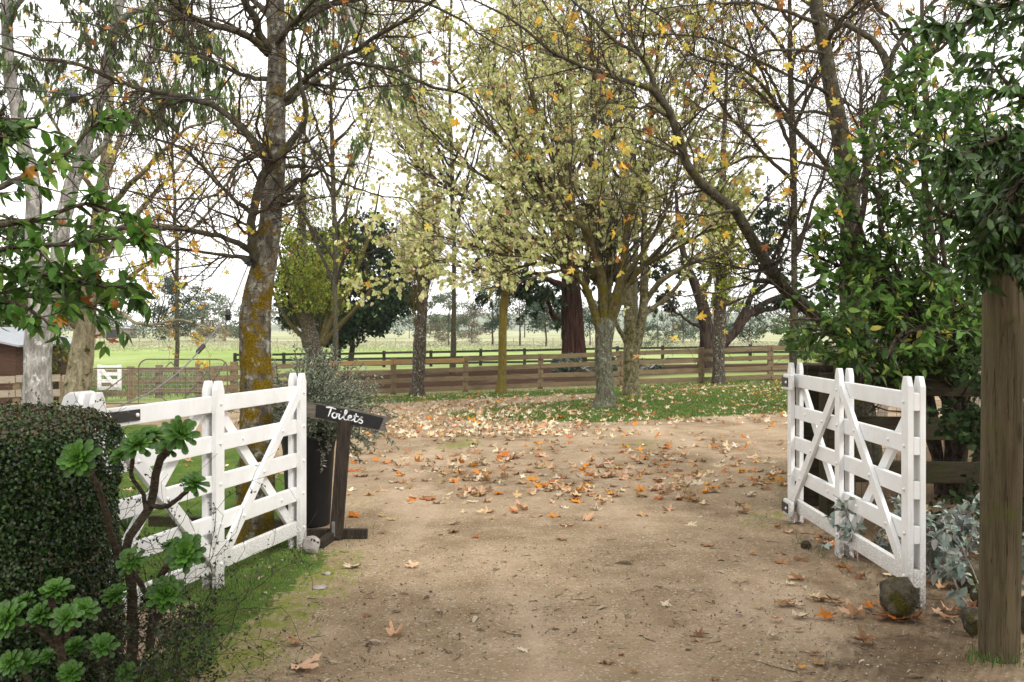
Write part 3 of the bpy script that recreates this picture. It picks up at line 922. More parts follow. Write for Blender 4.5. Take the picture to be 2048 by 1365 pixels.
S = [[(0, 1.0), (.5, 1.08), (1.05, 1.0)], [(.55, 1.04), (.48, .5), (.40, .05)],
     [(1.0, .62), (.8, .45), (.82, .12), (1.05, .02), (1.25, .2), (1.2, .5), (1.0, .62), (1.3, .52), (1.5, .55)],
     [(1.52, .55), (1.5, .2), (1.6, .0), (1.85, .2)], [(1.58, .85), (1.62, .88)],
     [(1.85, .2), (2.15, .75), (2.2, 1.05), (2.08, 1.1), (2.02, .6), (2.08, .08), (2.25, .02), (2.5, .25)],
     [(2.45, .3), (2.75, .45), (2.7, .6), (2.52, .55), (2.45, .25), (2.6, .02), (2.85, .1), (3.1, .4)],
     [(3.2, .95), (3.12, .4), (3.18, .05), (3.4, .08), (3.55, .3)], [(2.98, .62), (3.25, .66), (3.5, .64)],
     [(3.5, .25), (3.85, .66), (3.72, .55), (3.75, .4), (3.98, .2), (3.9, .0), (3.6, .03)]]
g = Geo()
lw = .0048
for st in S:
    p = crom([(x, y, 0, 1) for x, y in st], 22)[:, :2]
    if len(st) == 2: p = np.array([st[0], st[1]])
    q = np.array([[.150 + .0725 * x, -.026 + .068 * y] for x, y in p])
    tg = nrm(np.gradient(q, axis=0)); nn = np.stack([-tg[:, 1], tg[:, 0]], 1)
    wv = lw * (1 + .25 * np.sin(np.linspace(0, 5, len(q))))[:, None]
    Lp, Rp_ = q + nn * wv, q - nn * wv
    vs = [bpt(*x, .0262) for x in Lp] + [bpt(*x, .0262) for x in Rp_]
    n = len(q)
    g.add(vs, [[i, i + 1, n + i + 1, n + i] for i in range(n - 1)])
g.obj('lettering', M['letter'], pn, off=sb, smooth=False)

# ------------------------------------------------------------------ pot with rosemary
pb = at(614, 1052) + [0, .06, 0]
g = Geo()
lathe(g, [(.001, .0), (.165, .0), (.172, .02), (.205, .60), (.222, .70), (.226, .735), (.205, .74), (.195, .70), (.19, .66), (.001, .66)], 36)
t = thing('plant_pot', pb, 'tall black tapered pot standing behind the white gate', 'planter')
g.obj('pot_body', M['pot'], t)
g = Geo(); lathe(g, [(.001, .672), (.1, .676), (.19, .668)], 24); g.obj('soil', plain('potting_soil', (.04, .028, .02), .95, .1, 0, .4, 60, .5), t)
rb = pb + [0, 0, .68]
t = thing('rosemary_bush', rb, 'trailing grey green rosemary bush spilling out of the black pot', 'shrub')
root = np.array([[rb + [0, 0, -.05], rb + [0, 0, .02]]]); 
n = 360
th = rng.uniform(0, 2 * np.pi, n); sp = rng.uniform(.1, 1, n)
pts = np.zeros((n, 9, 3)); pts[:, 0] = rb + np.stack([np.cos(th) * .14 * sp, np.sin(th) * .14 * sp, 0 * th], 1)
d = nrm(np.stack([np.cos(th) * sp + .12, np.sin(th) * sp, rng.uniform(.6, 1.5, n)], 1))
lng = rng.uniform(.35, .8, n)
for k in range(1, 9):
    pts[:, k] = pts[:, k - 1] + d * (lng / 8)[:, None]
    d = d + rng.normal(0, .13, (n, 3)); d[:, 2] -= .26 * sp; d = nrm(d)
g = Geo(); tubes(g, pts, np.repeat(np.linspace(.0035, .0015, 9)[None], n, 0), 4); g.obj('stem', M['bark_twig'], t, off=rb)
g = Geo(); leafset(g, pts, 34000, (.02, .045), t_small(.15), [(.16, .20, .13), (.26, .30, .22), (.09, .12, .07), (.42, .46, .38)], [4, 4, 2, 1.6], (.55, .75), -.1, .3, .05, 1, rng, .2)
leafset(g, pts, 900, (.010, .014), t_small(.5), [(.5, .5, .62)], None, (.3, 1), 0, .5, .3, 1, rng, .1)
g.obj('foliage', M['leaf_gum'], t, off=rb)

# ------------------------------------------------------------------ rocks
def rock(px, py, wpx, hpx, label, mat, seed, lift=.42, group=None):
    b = at(px, py)
    w_, h_ = wpx / F * b[1] / 2, hpx / F * b[1]
    rg = np.random.default_rng(seed)
    nu, nv = 36, 22
    a = np.linspace(0, 2 * np.pi, nu, endpoint=False); e = np.linspace(-np.pi / 2, np.pi / 2, nv)
    EE, AA = np.meshgrid(e, a, indexing='ij')
    dr = np.stack([np.cos(EE) * np.cos(AA), np.cos(EE) * np.sin(AA), np.sin(EE)], -1)
    r = np.ones(EE.shape)
    for k in range(26):
        dv = nrm(rg.normal(0, 1, 3)); c = rg.uniform(.62, .95)
        pr = (dr * dv).sum(-1)
        r = np.minimum(r, np.where(pr > .05, c / np.maximum(pr, .05), 9))
    for k in range(8):
        dv = rg.normal(0, 4, 3); r += .018 * np.sin((dr * dv).sum(-1) + rg.uniform(0, 6))
    v = dr * r[..., None] * np.array([w_, w_ * .85, h_ * .62]) + np.array([0, 0, h_ * lift])
    g = Geo()
    i, j = np.meshgrid(np.arange(nv - 1), np.arange(nu), indexing='ij')
    g.add(v.reshape(-1, 3), np.stack([i * nu + j, i * nu + (j + 1) % nu, (i + 1) * nu + (j + 1) % nu, (i + 1) * nu + j], -1).reshape(-1, 4))
    return tag(g.obj('rock', mat, None, loc=b), label, 'rock', group)
rock(1798, 1232, 92, 86, 'rounded mossy rock wedged under the foot of the open gate', M['rock'], 4)
rock(1942, 1180, 66, 62, 'mossy rock between the grey leaved plant and the round pole', M['rock'], 6)
rock(1948, 1268, 56, 58, 'dark brown rock at the foot of the round pole', M['rock'], 8)
rock(1960, 1215, 40, 46, 'small mossy rock wedged between two larger rocks by the pole', M['rock'], 9)
rock(2062, 1262, 60, 90, 'dark rock behind the round pole at the edge', M['rock'], 12)
rock(624, 1106, 38, 34, 'pale grey stone lying against the gate foot near the sign', M['stone'], 14)
rock(1612, 1098, 26, 18, 'small mossy stone under the hinge end of the gate', M['rock'], 16)
rock(640, 1176, 34, 7, 'small flat grey stone set in the mossy grass', M['stone'], 18, .1)
rock(655, 1148, 18, 8, 'little reddish stone on the mossy verge', M['stone'], 19, .1)
# dark garden edging behind the left gate
g = Geo(); a, b_ = at(300, 1052), at(600, 1062)
beam(g, a + [0, 0, .04], b_ + [0, 0, .04], .09, .06)
tag(g.obj('garden_edging', M['sleeper'], None, off=a, loc=a, smooth=False, bevel=.006), 'dark timber garden edging lying behind the white gate', 'edging')

# ------------------------------------------------------------------ clipped hedge
HX0, HX1, HY0, HY1, HZ1 = -4.0, -1.79, 3.88, 4.78, 1.21
def hedge_pts(n, rg, shrink=1.0):
    cx, cy = (HX0 + HX1) / 2, (HY0 + HY1) / 2
    ex, ey, ez = (HX1 - HX0) / 2, (HY1 - HY0) / 2, HZ1
    areas = np.array([2 * ex * ez, 2 * ey * ez, 4 * ex * ey])
    f = rg.choice(3, n, p=areas / areas.sum())
    a, b_ = rg.uniform(-1, 1, n), rg.uniform(-1, 1, n)
    p = np.zeros((n, 3))
    p[f == 0] = np.stack([a, -np.ones(n), (b_ + 1) / 2], 1)[f == 0]
    p[f == 1] = np.stack([np.ones(n), a, (b_ + 1) / 2], 1)[f == 1]
    p[f == 2] = np.stack([a, b_, np.ones(n)], 1)[f == 2]
    d = np.array([ex, ey, ez])
    q = p * d
    # rounded shoulders: pull in towards an inner box by a fixed radius
    r = .22
    inner = np.clip(q, -(d - r), d - r); inner[:, 2] = np.clip(q[:, 2], 0, ez - r)
    off = nrm(q - inner + 1e-9)
    q2 = inner + off * r * shrink
    lump = sum(np.sin((q2 * rg2).sum(1) * fq + ph) for rg2, fq, ph in HL) * .007
    q2 = q2 + off * lump[:, None]
    return q2 + np.array([cx, cy, -.02]), off
HL = [(nrm(rng.normal(0, 1, 3)), rng.uniform(4, 16), rng.uniform(0, 6)) for _ in range(8)]
hb = np.array([-2.8, 4.3, 0])
t = thing('hedge', hb, 'clipped dark green small leaved hedge with a flat top', 'hedge')
g = Geo()
ne = 40
u_ = np.linspace(0, 1, 30)
ex, ey = (HX1 - HX0) / 2 - .06, (HY1 - HY0) / 2 - .06
ths = np.linspace(0, 2 * np.pi, ne, endpoint=False)
se = lambda c, e: np.sign(c) * np.abs(c) ** e
rows = []
for z, s in ((-.05, 1), (.5, 1), (.90, .99), (1.0, .965), (1.08, .92), (1.13, .82), (1.14, .0)):
    rows.append(np.stack([(HX0 + HX1) / 2 + ex * s * se(np.cos(ths), .3), (HY0 + HY1) / 2 + ey * s * se(np.sin(ths), .3), z + 0 * ths], 1))
rows = np.array(rows)
i, j = np.meshgrid(np.arange(len(rows) - 1), np.arange(ne), indexing='ij')
g.add(rows.reshape(-1, 3), np.stack([i * ne + j, i * ne + (j + 1) % ne, (i + 1) * ne + (j + 1) % ne, (i + 1) * ne + j], -1).reshape(-1, 4))
g.obj('branch_core', M['hedge_core'], t, off=hb)
g = Geo()
pos, off = hedge_pts(78000, rng)
pos = pos - off * np.abs(rng.normal(0, .022, (len(pos), 1)))
ax = nrm(rng.normal(0, 1, pos.shape) + np.array([0, 0, -.35]) + off * .25)
nn = off + rng.normal(0, .55, pos.shape)
topm = off[:, 2] > .6
cc = palette(len(pos), [(.016, .042, .009), (.03, .070, .014), (.05, .10, .02), (.009, .022, .006)], [3, 3, 1.6, 2], .2)
rd = topm & (rng.uniform(0, 1, len(pos)) < .45)
cc[rd] = palette(rd.sum(), [(.075, .055, .028), (.10, .062, .036), (.07, .08, .03)], None, .2)
leaves(g, pos, ax, nn, rng.uniform(.011, .021, len(pos)), t_small(.42), cc)
g.obj('foliage', M['leaf_hedge'], t, off=hb)
# stray shoots
pos, off = hedge_pts(500, rng)
k = (off[:, 2] > .3) | (pos[:, 0] > -1.9)
pos, off = pos[k], off[k]
n = len(pos); pts = np.zeros((n, 6, 3)); pts[:, 0] = pos - off * .03
d = nrm(off + rng.normal(0, .5, (n, 3))); le = rng.uniform(.04, .2, n)
for q in range(1, 6):
    pts[:, q] = pts[:, q - 1] + d * (le / 5)[:, None]; d = nrm(d + rng.normal(0, .35, (n, 3)))
g = Geo(); tubes(g, pts, np.full((n, 6), .0011), 3, col=(.09, .05, .03))
leafset(g, pts, 1500, (.008, .016), t_small(.4), [(.03, .06, .015), (.08, .05, .03)], None, (.3, 1), 0, .4)
g.obj('stray_shoots', M['leaf_hedge'], t, off=hb)

# ------------------------------------------------------------------ succulents
def rosette_mesh(seed, npet=44):
    rg = np.random.default_rng(seed)
    g = Geo()
    xs = np.array([0, .22, .45, .68, .86, .96, 1.0]); wp = np.array([.30, .40, .62, .94, 1.0, .66, .10])
    nx = len(xs)
    for k in range(npet):
        f = k / (npet - 1)
        az = k * 2.39996 + rg.normal(0, .06)
        L = .22 + .80 * f ** .5 * rg.uniform(.88, 1.06)
        el = R_(84 - 92 * f ** .75 + rg.normal(0, 6))
        wd = L * .135 + .035
        ys = np.array([-1, -.55, 0, .55, 1.0])
        v = np.zeros((nx, 5, 3)); c = np.zeros((nx, 5, 3))
        bend = rg.uniform(-.05, .30) * f
        for a in range(nx):
            for b_ in range(5):
                x = xs[a] * L; y = ys[b_] * wp[a] * wd
                z = .16 * wd * (abs(ys[b_]) ** 2) * 2.2 * (1 - .2 * xs[a]) - bend * L * xs[a] ** 2 * .4
                X = x * math.cos(el) - z * math.sin(el); Z = x * math.sin(el) + z * math.cos(el)
                v[a, b_] = (X * math.cos(az) - y * math.sin(az), X * math.sin(az) + y * math.cos(az), Z * .75 - .06 * f)
                edge = max(abs(ys[b_]) ** 4, xs[a] ** 9)
                base = np.array([.060, .160, .016]) * (1 - f) * 1.4 + np.array([.030, .090, .010]) * f
                c[a, b_] = base * (1 - .55 * edge) + np.array([.13, .24, .06]) * .55 * edge
        c *= rg.uniform(.68, 1.25)
        i, j = np.meshgrid(np.arange(nx - 1), np.arange(4), indexing='ij')
        q = np.stack([i * 5 + j, (i + 1) * 5 + j, (i + 1) * 5 + j + 1, i * 5 + j + 1], -1).reshape(-1, 4)
        top = v.reshape(-1, 3)
        cen = top.mean(0)
        g.add(top, q, c=c.reshape(-1, 3))
        nrmz = np.array([-math.sin(el) * math.cos(az), -math.sin(el) * math.sin(az), math.cos(el)])
        thick = (.035 * np.array([.8, 1, 1, .9, .6, .3, .05]))[:, None, None] * np.array([.25, .9, 1, .9, .25])[None, :, None]
        g.add((v - nrmz * thick).reshape(-1, 3), q[:, ::-1], c=c.reshape(-1, 3) * .9)
    me = g.mesh('rosette'); me.materials.append(M['succulent'])
    return me
ROS = [rosette_mesh(s, n) for s, n in ((1, 40), (2, 34), (3, 44), (4, 32))]
def rosette(parent, off, p, axis, r, k):
    o = bpy.data.objects.new('rosette', ROS[k % 4]); COL.objects.link(o); o.parent = parent
    o.location = Vector(p) - Vector(off)
    q = Vector(nrm(np.array(axis))).to_track_quat('Z', 'Y')
    o.rotation_mode = 'QUATERNION'
    from mathutils import Quaternion
    o.rotation_quaternion = q @ Quaternion((0, 0, 1), rng.uniform(0, 6.28))
    o.scale = (r, r, r * rng.uniform(.9, 1.1))
def aeonium(base, stems, ros, label):
    t = thing('succulent_plant', base, label, 'plant', 'rosette succulents by the hedge')
    for s in stems:
        rows = []
        for r in s:
            p = P(r[0], r[1], r[3]); rows.append([*p, r[2] * .72 / F * r[3] / 2])
        c = crom(rows, 16, .006, len(s))
        g = Geo(); tubes(g, c[:, :3], c[:, 3], 10, .07, 2); g.obj('stem', M['stem'], t, off=base)
    for k, (px, py, r, d, ax) in enumerate(ros):
        rosette(t, base, P(px, py, d), ax, r / F * d * rng.uniform(.92, 1.08), k)
    return t
aeonium(at(262, 1335), [[(262, 1330, 30, 4.2), (262, 1180, 28, 4.2), (255, 1092, 26, 4.2), (300, 1015, 24, 4.25), (318, 930, 22, 4.25), (352, 880, 20, 4.2)],
                       [(250, 1130, 22, 4.2), (228, 1085, 18, 4.1), (212, 1020, 17, 4.0), (195, 965, 16, 3.9), (165, 925, 16, 3.85)],
                       [(296, 1030, 16, 4.25), (285, 990, 12, 4.25), (262, 945, 12, 4.2), (270, 900, 12, 4.15)],
                       [(300, 1012, 14, 4.25), (335, 1012, 14, 4.22), (362, 990, 13, 4.2), (388, 970, 12, 4.15)]],
        [(155, 916, 43, 3.8, (.0, -1, .45)), (276, 888, 38, 4.1, (.1, -.8, .75)), (240, 910, 27, 4.2, (-.3, -.6, .8)), (362, 868, 44, 4.12, (.55, -.75, .5)),
         (302, 872, 36, 4.35, (0, -.3, 1)), (390, 966, 34, 4.12, (.4, -.45, .8)), (335, 895, 30, 4.3, (-.2, -.7, .5))], 'tall forked succulent with bare ringed stems in front of the gate')
aeonium(at(330, 1290), [[(300, 1300, 24, 4.25), (305, 1220, 22, 4.2), (320, 1150, 20, 4.15), (362, 1112, 18, 4.1)], [(305, 1210, 16, 4.2), (270, 1150, 15, 4.15), (262, 1125, 14, 4.1)], [(302, 1250, 16, 4.22), (325, 1215, 15, 4.15), (332, 1190, 14, 4.1)]],
        [(370, 1106, 47, 4.05, (.15, -.9, .5)), (262, 1122, 38, 4.05, (-.1, -.8, .6)), (332, 1188, 41, 4.05, (.3, -.75, .65)), (228, 1190, 33, 4.1, (-.1, -.5, .8)), (345, 1090, 24, 4.3, (0, -.2, 1))],
        'low succulent with wide open rosettes against the lower gate rails')
aeonium(at(120, 1420), [[(135, 1440, 26, 3.75), (128, 1330, 24, 3.7), (112, 1260, 22, 3.65), (105, 1200, 18, 3.6)], [(122, 1300, 16, 3.7), (70, 1260, 14, 3.6), (20, 1245, 14, 3.5)], [(120, 1290, 16, 3.7), (160, 1240, 14, 3.62)]],
        [(110, 1178, 37, 3.72, (.05, -.55, .85)), (80, 1228, 36, 3.6, (-.2, -.7, .7)), (12, 1238, 46, 3.45, (-.3, -.8, .5)), (132, 1236, 38, 3.55, (.0, -.75, .65)), (168, 1218, 34, 3.68, (.3, -.6, .7)), (50, 1200, 28, 3.75, (-.2, -.4, .9))],
        'low succulent with crowded rosettes on a thick stem at the hedge foot')
aeonium(at(60, 1450), [[(55, 1450, 16, 3.55), (50, 1330, 14, 3.5)], [(150, 1450, 16, 3.7), (145, 1350, 14, 3.65)], [(205, 1430, 14, 3.9), (206, 1300, 12, 3.85)]],
        [(18, 1325, 32, 3.45, (-.2, -.8, .5)), (50, 1322, 27, 3.5, (0, -.75, .6)), (140, 1345, 29, 3.6, (.05, -.7, .7)), (205, 1292, 34, 3.8, (.2, -.65, .7)), (150, 1292, 30, 3.75, (-.1, -.5, .8)), (95, 1310, 22, 3.7, (0, -.5, .8)), (255, 1345, 26, 3.9, (.2, -.6, .6))],
        'small dark succulents clustered low in the shade under the larger rosettes')

# strappy plant and wiry creeper between hedge and gate
b = at(258, 1075)
t = thing('strap_leaf_plant', b, 'tuft of narrow strap leaves seen between hedge and gate rails', 'plant')
g = Geo(); n = 46
th = rng.uniform(0, 6.28, n)
pts = np.zeros((n, 7, 3)); pts[:, 0] = b
d = nrm(np.stack([np.cos(th) * .5, np.sin(th) * .5, rng.uniform(.6, 1.4, n)], 1)); le = rng.uniform(.25, .48, n)
W_ = .011
vv = []
for k in range(1, 7):
    pts[:, k] = pts[:, k - 1] + d * (le / 6)[:, None]; d[:, 2] -= .16; d = nrm(d)
sd2 = np.stack([-np.sin(th), np.cos(th), 0 * th], 1)
for q in range(n):
    w = W_ * np.array([.8, 1, 1, .9, .7, .45, .05])[:, None]
    v = np.concatenate([pts[q] + sd2[q] * w, pts[q] + np.array([0, 0, -.004]), pts[q] - sd2[q] * w])
    g.add(v, [[a, a + 1, 7 + a + 1, 7 + a] for a in range(6)] + [[7 + a, 7 + a + 1, 14 + a + 1, 14 + a] for a in range(6)], c=palette(1, [(.03, .075, .028), (.05, .10, .035)], None, .15))
g.obj('leaf_blades', M['leaf_green'], t, off=b)
b = at(290, 1345)
t = thing('wire_vine', b, 'wiry brown creeper with tiny dark leaves tangled over the gate and succulents', 'creeper')
n = 90
pts = np.zeros((n, 14, 3)); r0 = P(290, 1300, 4.2)
pts[:, 0] = np.stack([rng.uniform(P(150, 0, 4.2)[0], P(400, 0, 4.3)[0], n), rng.uniform(3.95, 4.6, n), rng.uniform(-.02, .35, n)], 1)
d = nrm(rng.normal(0, .5, (n, 3)) + np.array([.1, 0, .9])); le = rng.uniform(.35, 1.15, n)
for k in range(1, 14):
    pts[:, k] = pts[:, k - 1] + d * (le / 13)[:, None]; d = nrm(d + rng.normal(0, .33, (n, 3)) + [0, 0, -.03])
g = Geo(); tubes(g, pts, np.repeat(np.linspace(.0017, .0008, 14)[None], n, 0), 4); 
s2, r2 = spawn(pts, np.full((n, 14), .0014), 320, .2, 1, (30, 80), (.08, .35), .0, .3, 6, .8, .002, .0007)
tubes(g, s2, r2, 3); g.obj('stem', M['bark_twig'], t, off=b)
g = Geo(); leafset(g, s2, 2200, (.008, .017), t_small(.42), [(.022, .05, .015), (.04, .075, .02), (.05, .04, .02)], None, (.3, 1), 0, .4)
lowp = np.stack([rng.uniform(-1.85, -1.28, 260), rng.uniform(3.75, 4.5, 260), rng.uniform(0, .38, 260)], 1)
lp = np.zeros((260, 5, 3)); lp[:, 0] = lowp; dd = nrm(rng.normal(0, 1, (260, 3)))
for k in range(1, 5): lp[:, k] = lp[:, k - 1] + dd * .035; dd = nrm(dd + rng.normal(0, .4, (260, 3)))
leafset(g, lp, 4200, (.010, .022), t_small(.42), [(.02, .042, .014), (.035, .06, .018), (.05, .035, .02)], None, (.3, 1), 0, .4)
g.obj('foliage', M['leaf_hedge'], t, off=b)

# ------------------------------------------------------------------ trees
def build_tree(name, label, base, trunk, limbs, mats, levels, fol, cat='tree', group=None, trunkS=20, trunk_rough=.035, seed=0, extra_parents=None):
    """trunk / limbs: arrays of rows (x,y,z,r); levels: spawn settings; fol: list of leafset settings"""
    rg = np.random.default_rng(seed + 100)
    t = thing(name, base, label, cat, group)
    for k, c in enumerate(trunk if isinstance(trunk, list) else [trunk]):
        g = Geo(); tubes(g, c[:, :3], c[:, 3], trunkS, trunk_rough, seed + k)
        g.obj('trunk', M[mats[0]], t, off=base)
    for k, c in enumerate(limbs):
        g = Geo(); tubes(g, c[:, :3], c[:, 3], 10, .05, seed + 9 + k)
        g.obj('limb', M[mats[1]], t, off=base)
    par = [c for c in limbs] + (extra_parents or [])
    Kp = 26
    par = [c if len(c) == Kp else crom(c, Kp) for c in par]
    Pp, Rp = np.stack([c[:, :3] for c in par]), np.stack([c[:, 3] for c in par])
    lv = [(Pp, Rp)]
    g = Geo()
    for L in levels:
        L = dict(L); S = L.pop('S', 4); src = L.pop('src', -1)
        a, r = spawn(*lv[src], L.pop('n'), rg=rg, **L)
        tubes(g, a, r, S)
        lv.append((a, r))
    if g.n: g.obj('twig_canopy', M[mats[2]], t, off=base)
    if fol:
        g = Geo()
        for f in fol:
            f = dict(f); lvl = f.pop('lvl', -1); fn = f.pop('n'); keep = f.pop('keep', None); frac = f.pop('frac', None)
            src = lv[lvl][0]
            if frac: src = src[rg.uniform(0, 1, len(src)) < frac]
            if keep is not None: src = src[keep(src)]
            if len(src): leafset(g, src, fn, rg=rg, **f)
        if g.n: g.obj('foliage', M[mats[3]], t, off=base)
    return t, lv

ORANGE = [(.60, .28, .05), (.70, .45, .06), (.40, .17, .05), (.74, .60, .12), (.56, .58, .14), (.32, .13, .05)]
ORW = [2.4, 3, 1.4, 4.2, 2.0, 1.2]
PALE = [(.71, .71, .34), (.78, .76, .46), (.60, .67, .28), (.72, .62, .42), (.48, .58, .18), (.38, .20, .09)]
PW = [4, 4, 3, 1.6, 1.4, .5]

# --- lichen covered plane tree by the left gate
bT = at(512, 1092); dT = bT[1]
tk = guide([(508, 1100, 96), (511, 1060, 80), (512, 960, 70), (512, 860, 66), (514, 760, 63), (512, 690, 62), (513, 620, 60), (524, 560, 56), (531, 500, 47), (541, 430, 45), (546, 360, 46), (549, 300, 48), (552, 220, 40), (553, 140, 37), (552, 70, 36), (549, 0, 35), (545, -120, 34), (548, -300, 24), (540, -520, 10)], dT, None, 60, .004, 3)
tk[0, 2] = -.12
def lb_(rows, d0=dT, seed=0, jit=.014): return guide(rows, d0, None, 26, jit, seed)
limbsT = [lb_([(q[0], q[1], q[2] * .74) + tuple(q[3:]) for q in r], dT, k) for k, r in enumerate([
    [(546, 112, 26), (520, 60, 22, -.15), (492, 5, 20, -.3), (462, -80, 17, -.45), (420, -200, 10, -.5)],
    [(538, 108, 24), (505, 78, 20, -.2), (470, 62, 18, -.35), (400, 45, 16, -.6), (350, 8, 14, -.8), (300, -40, 10, -1), (180, -120, 5, -1.1)],
    [(530, 312, 30), (490, 262, 20, .1), (430, 216, 17, .2), (370, 196, 16, .2), (290, 181, 13, .1), (230, 162, 11, 0), (150, 131, 10, -.1), (60, 112, 8, -.2), (-60, 70, 4, -.3)],
    [(520, 545, 30), (503, 490, 26, -.14), (503, 430, 24, -.2), (520, 370, 24, -.25), (548, 325, 22, -.3), (590, 282, 19, -.3), (612, 225, 16, -.35), (606, 170, 12, -.4), (600, 90, 7, -.5), (620, 10, 4, -.5)],
    [(512, 508, 22), (468, 482, 15, -.1), (400, 466, 13, -.2), (330, 452, 11, -.35), (250, 457, 11, -.5), (140, 449, 9, -.6), (50, 443, 8, -.7), (-60, 410, 5, -.8)],
    [(508, 520, 16), (440, 506, 9, .2), (370, 500, 7, .4), (290, 488, 5, .5), (210, 500, 3, .6)],
    [(508, 430, 16), (462, 395, 11, .0), (420, 348, 9, .1), (370, 305, 8, .1), (310, 278, 6, .1), (230, 270, 4, .2)],
    [(560, 205, 22), (610, 160, 16, .0), (660, 122, 14, -.1), (725, 92, 12, -.2), (780, 60, 11, -.3), (830, 25, 9, -.4), (900, -30, 6, -.5)],
    [(558, 62, 20), (610, 32, 17, .1), (680, 8, 15, .2), (760, -2, 11, .2), (860, 8, 8, .2), (960, 70, 5, .2), (1040, 110, 3, .2)],
    [(565, 210, 16), (640, 160, 11, .3), (710, 128, 10, .4), (780, 136, 10, .4), (864, 176, 9, .4), (930, 190, 6, .4), (990, 240, 4, .4), (1050, 330, 2.5, .4)],
    [(560, 385, 18), (590, 366, 14, -.1), (617, 350, 12, -.2), (640, 342, 9, -.25)],
    [(560, 406, 14), (585, 398, 11, -.2), (608, 396, 9, -.3)],
    [(560, 330, 14), (640, 340, 7, .3), (720, 380, 5, .5), (800, 400, 3.5, .6), (880, 460, 2.5, .6)],
    [(548, 90, 16), (600, 30, 12, -.5), (650, -30, 9, -.9), (720, -120, 6, -1.2)],
    [(535, 300, 16), (480, 330, 10, -.4), (430, 390, 7, -.6), (330, 400, 5, -.8), (230, 380, 3.5, -.9), (120, 400, 2.5, -1)],
    [(545, 160, 16), (480, 150, 11, .4), (400, 110, 8, .7), (300, 95, 6, .8), (180, 50, 4, .9), (60, 40, 3, 1)],
    [(548, 40, 18), (480, -20, 12, .5), (380, -60, 9, .8), (240, -70, 6, 1)],
])]
build_tree('plane_tree', 'lichen spotted tree with yellow moss and bare branches beside the open gate', bT, tk, limbsT,
           ('bark_plane', 'bark_limb', 'bark_twig', 'leaf_plane'),
           [dict(n=260, t0=.12, ang=(30, 75), ln=(.35, 1.2), up=.06, wig=.22, K=8, rs=.5, rmax=.011, rmin=.0024, S=5),
            dict(n=1500, t0=.1, ang=(30, 75), ln=(.2, .75), up=.02, wig=.25, K=6, rs=.6, rmax=.005, rmin=.0017),
            dict(n=3600, t0=.1, ang=(25, 70), ln=(.08, .4), up=.02, wig=.25, K=5, rs=.6, rmax=.003, rmin=.0012, S=3)],
           [dict(n=110, size=(.04, .085), tmpl=PLANE[k], cols=ORANGE, w=ORW, mix=(.2, .8), droop=.7, upn=.2) for k in range(2)], seed=1, trunk_rough=.055)

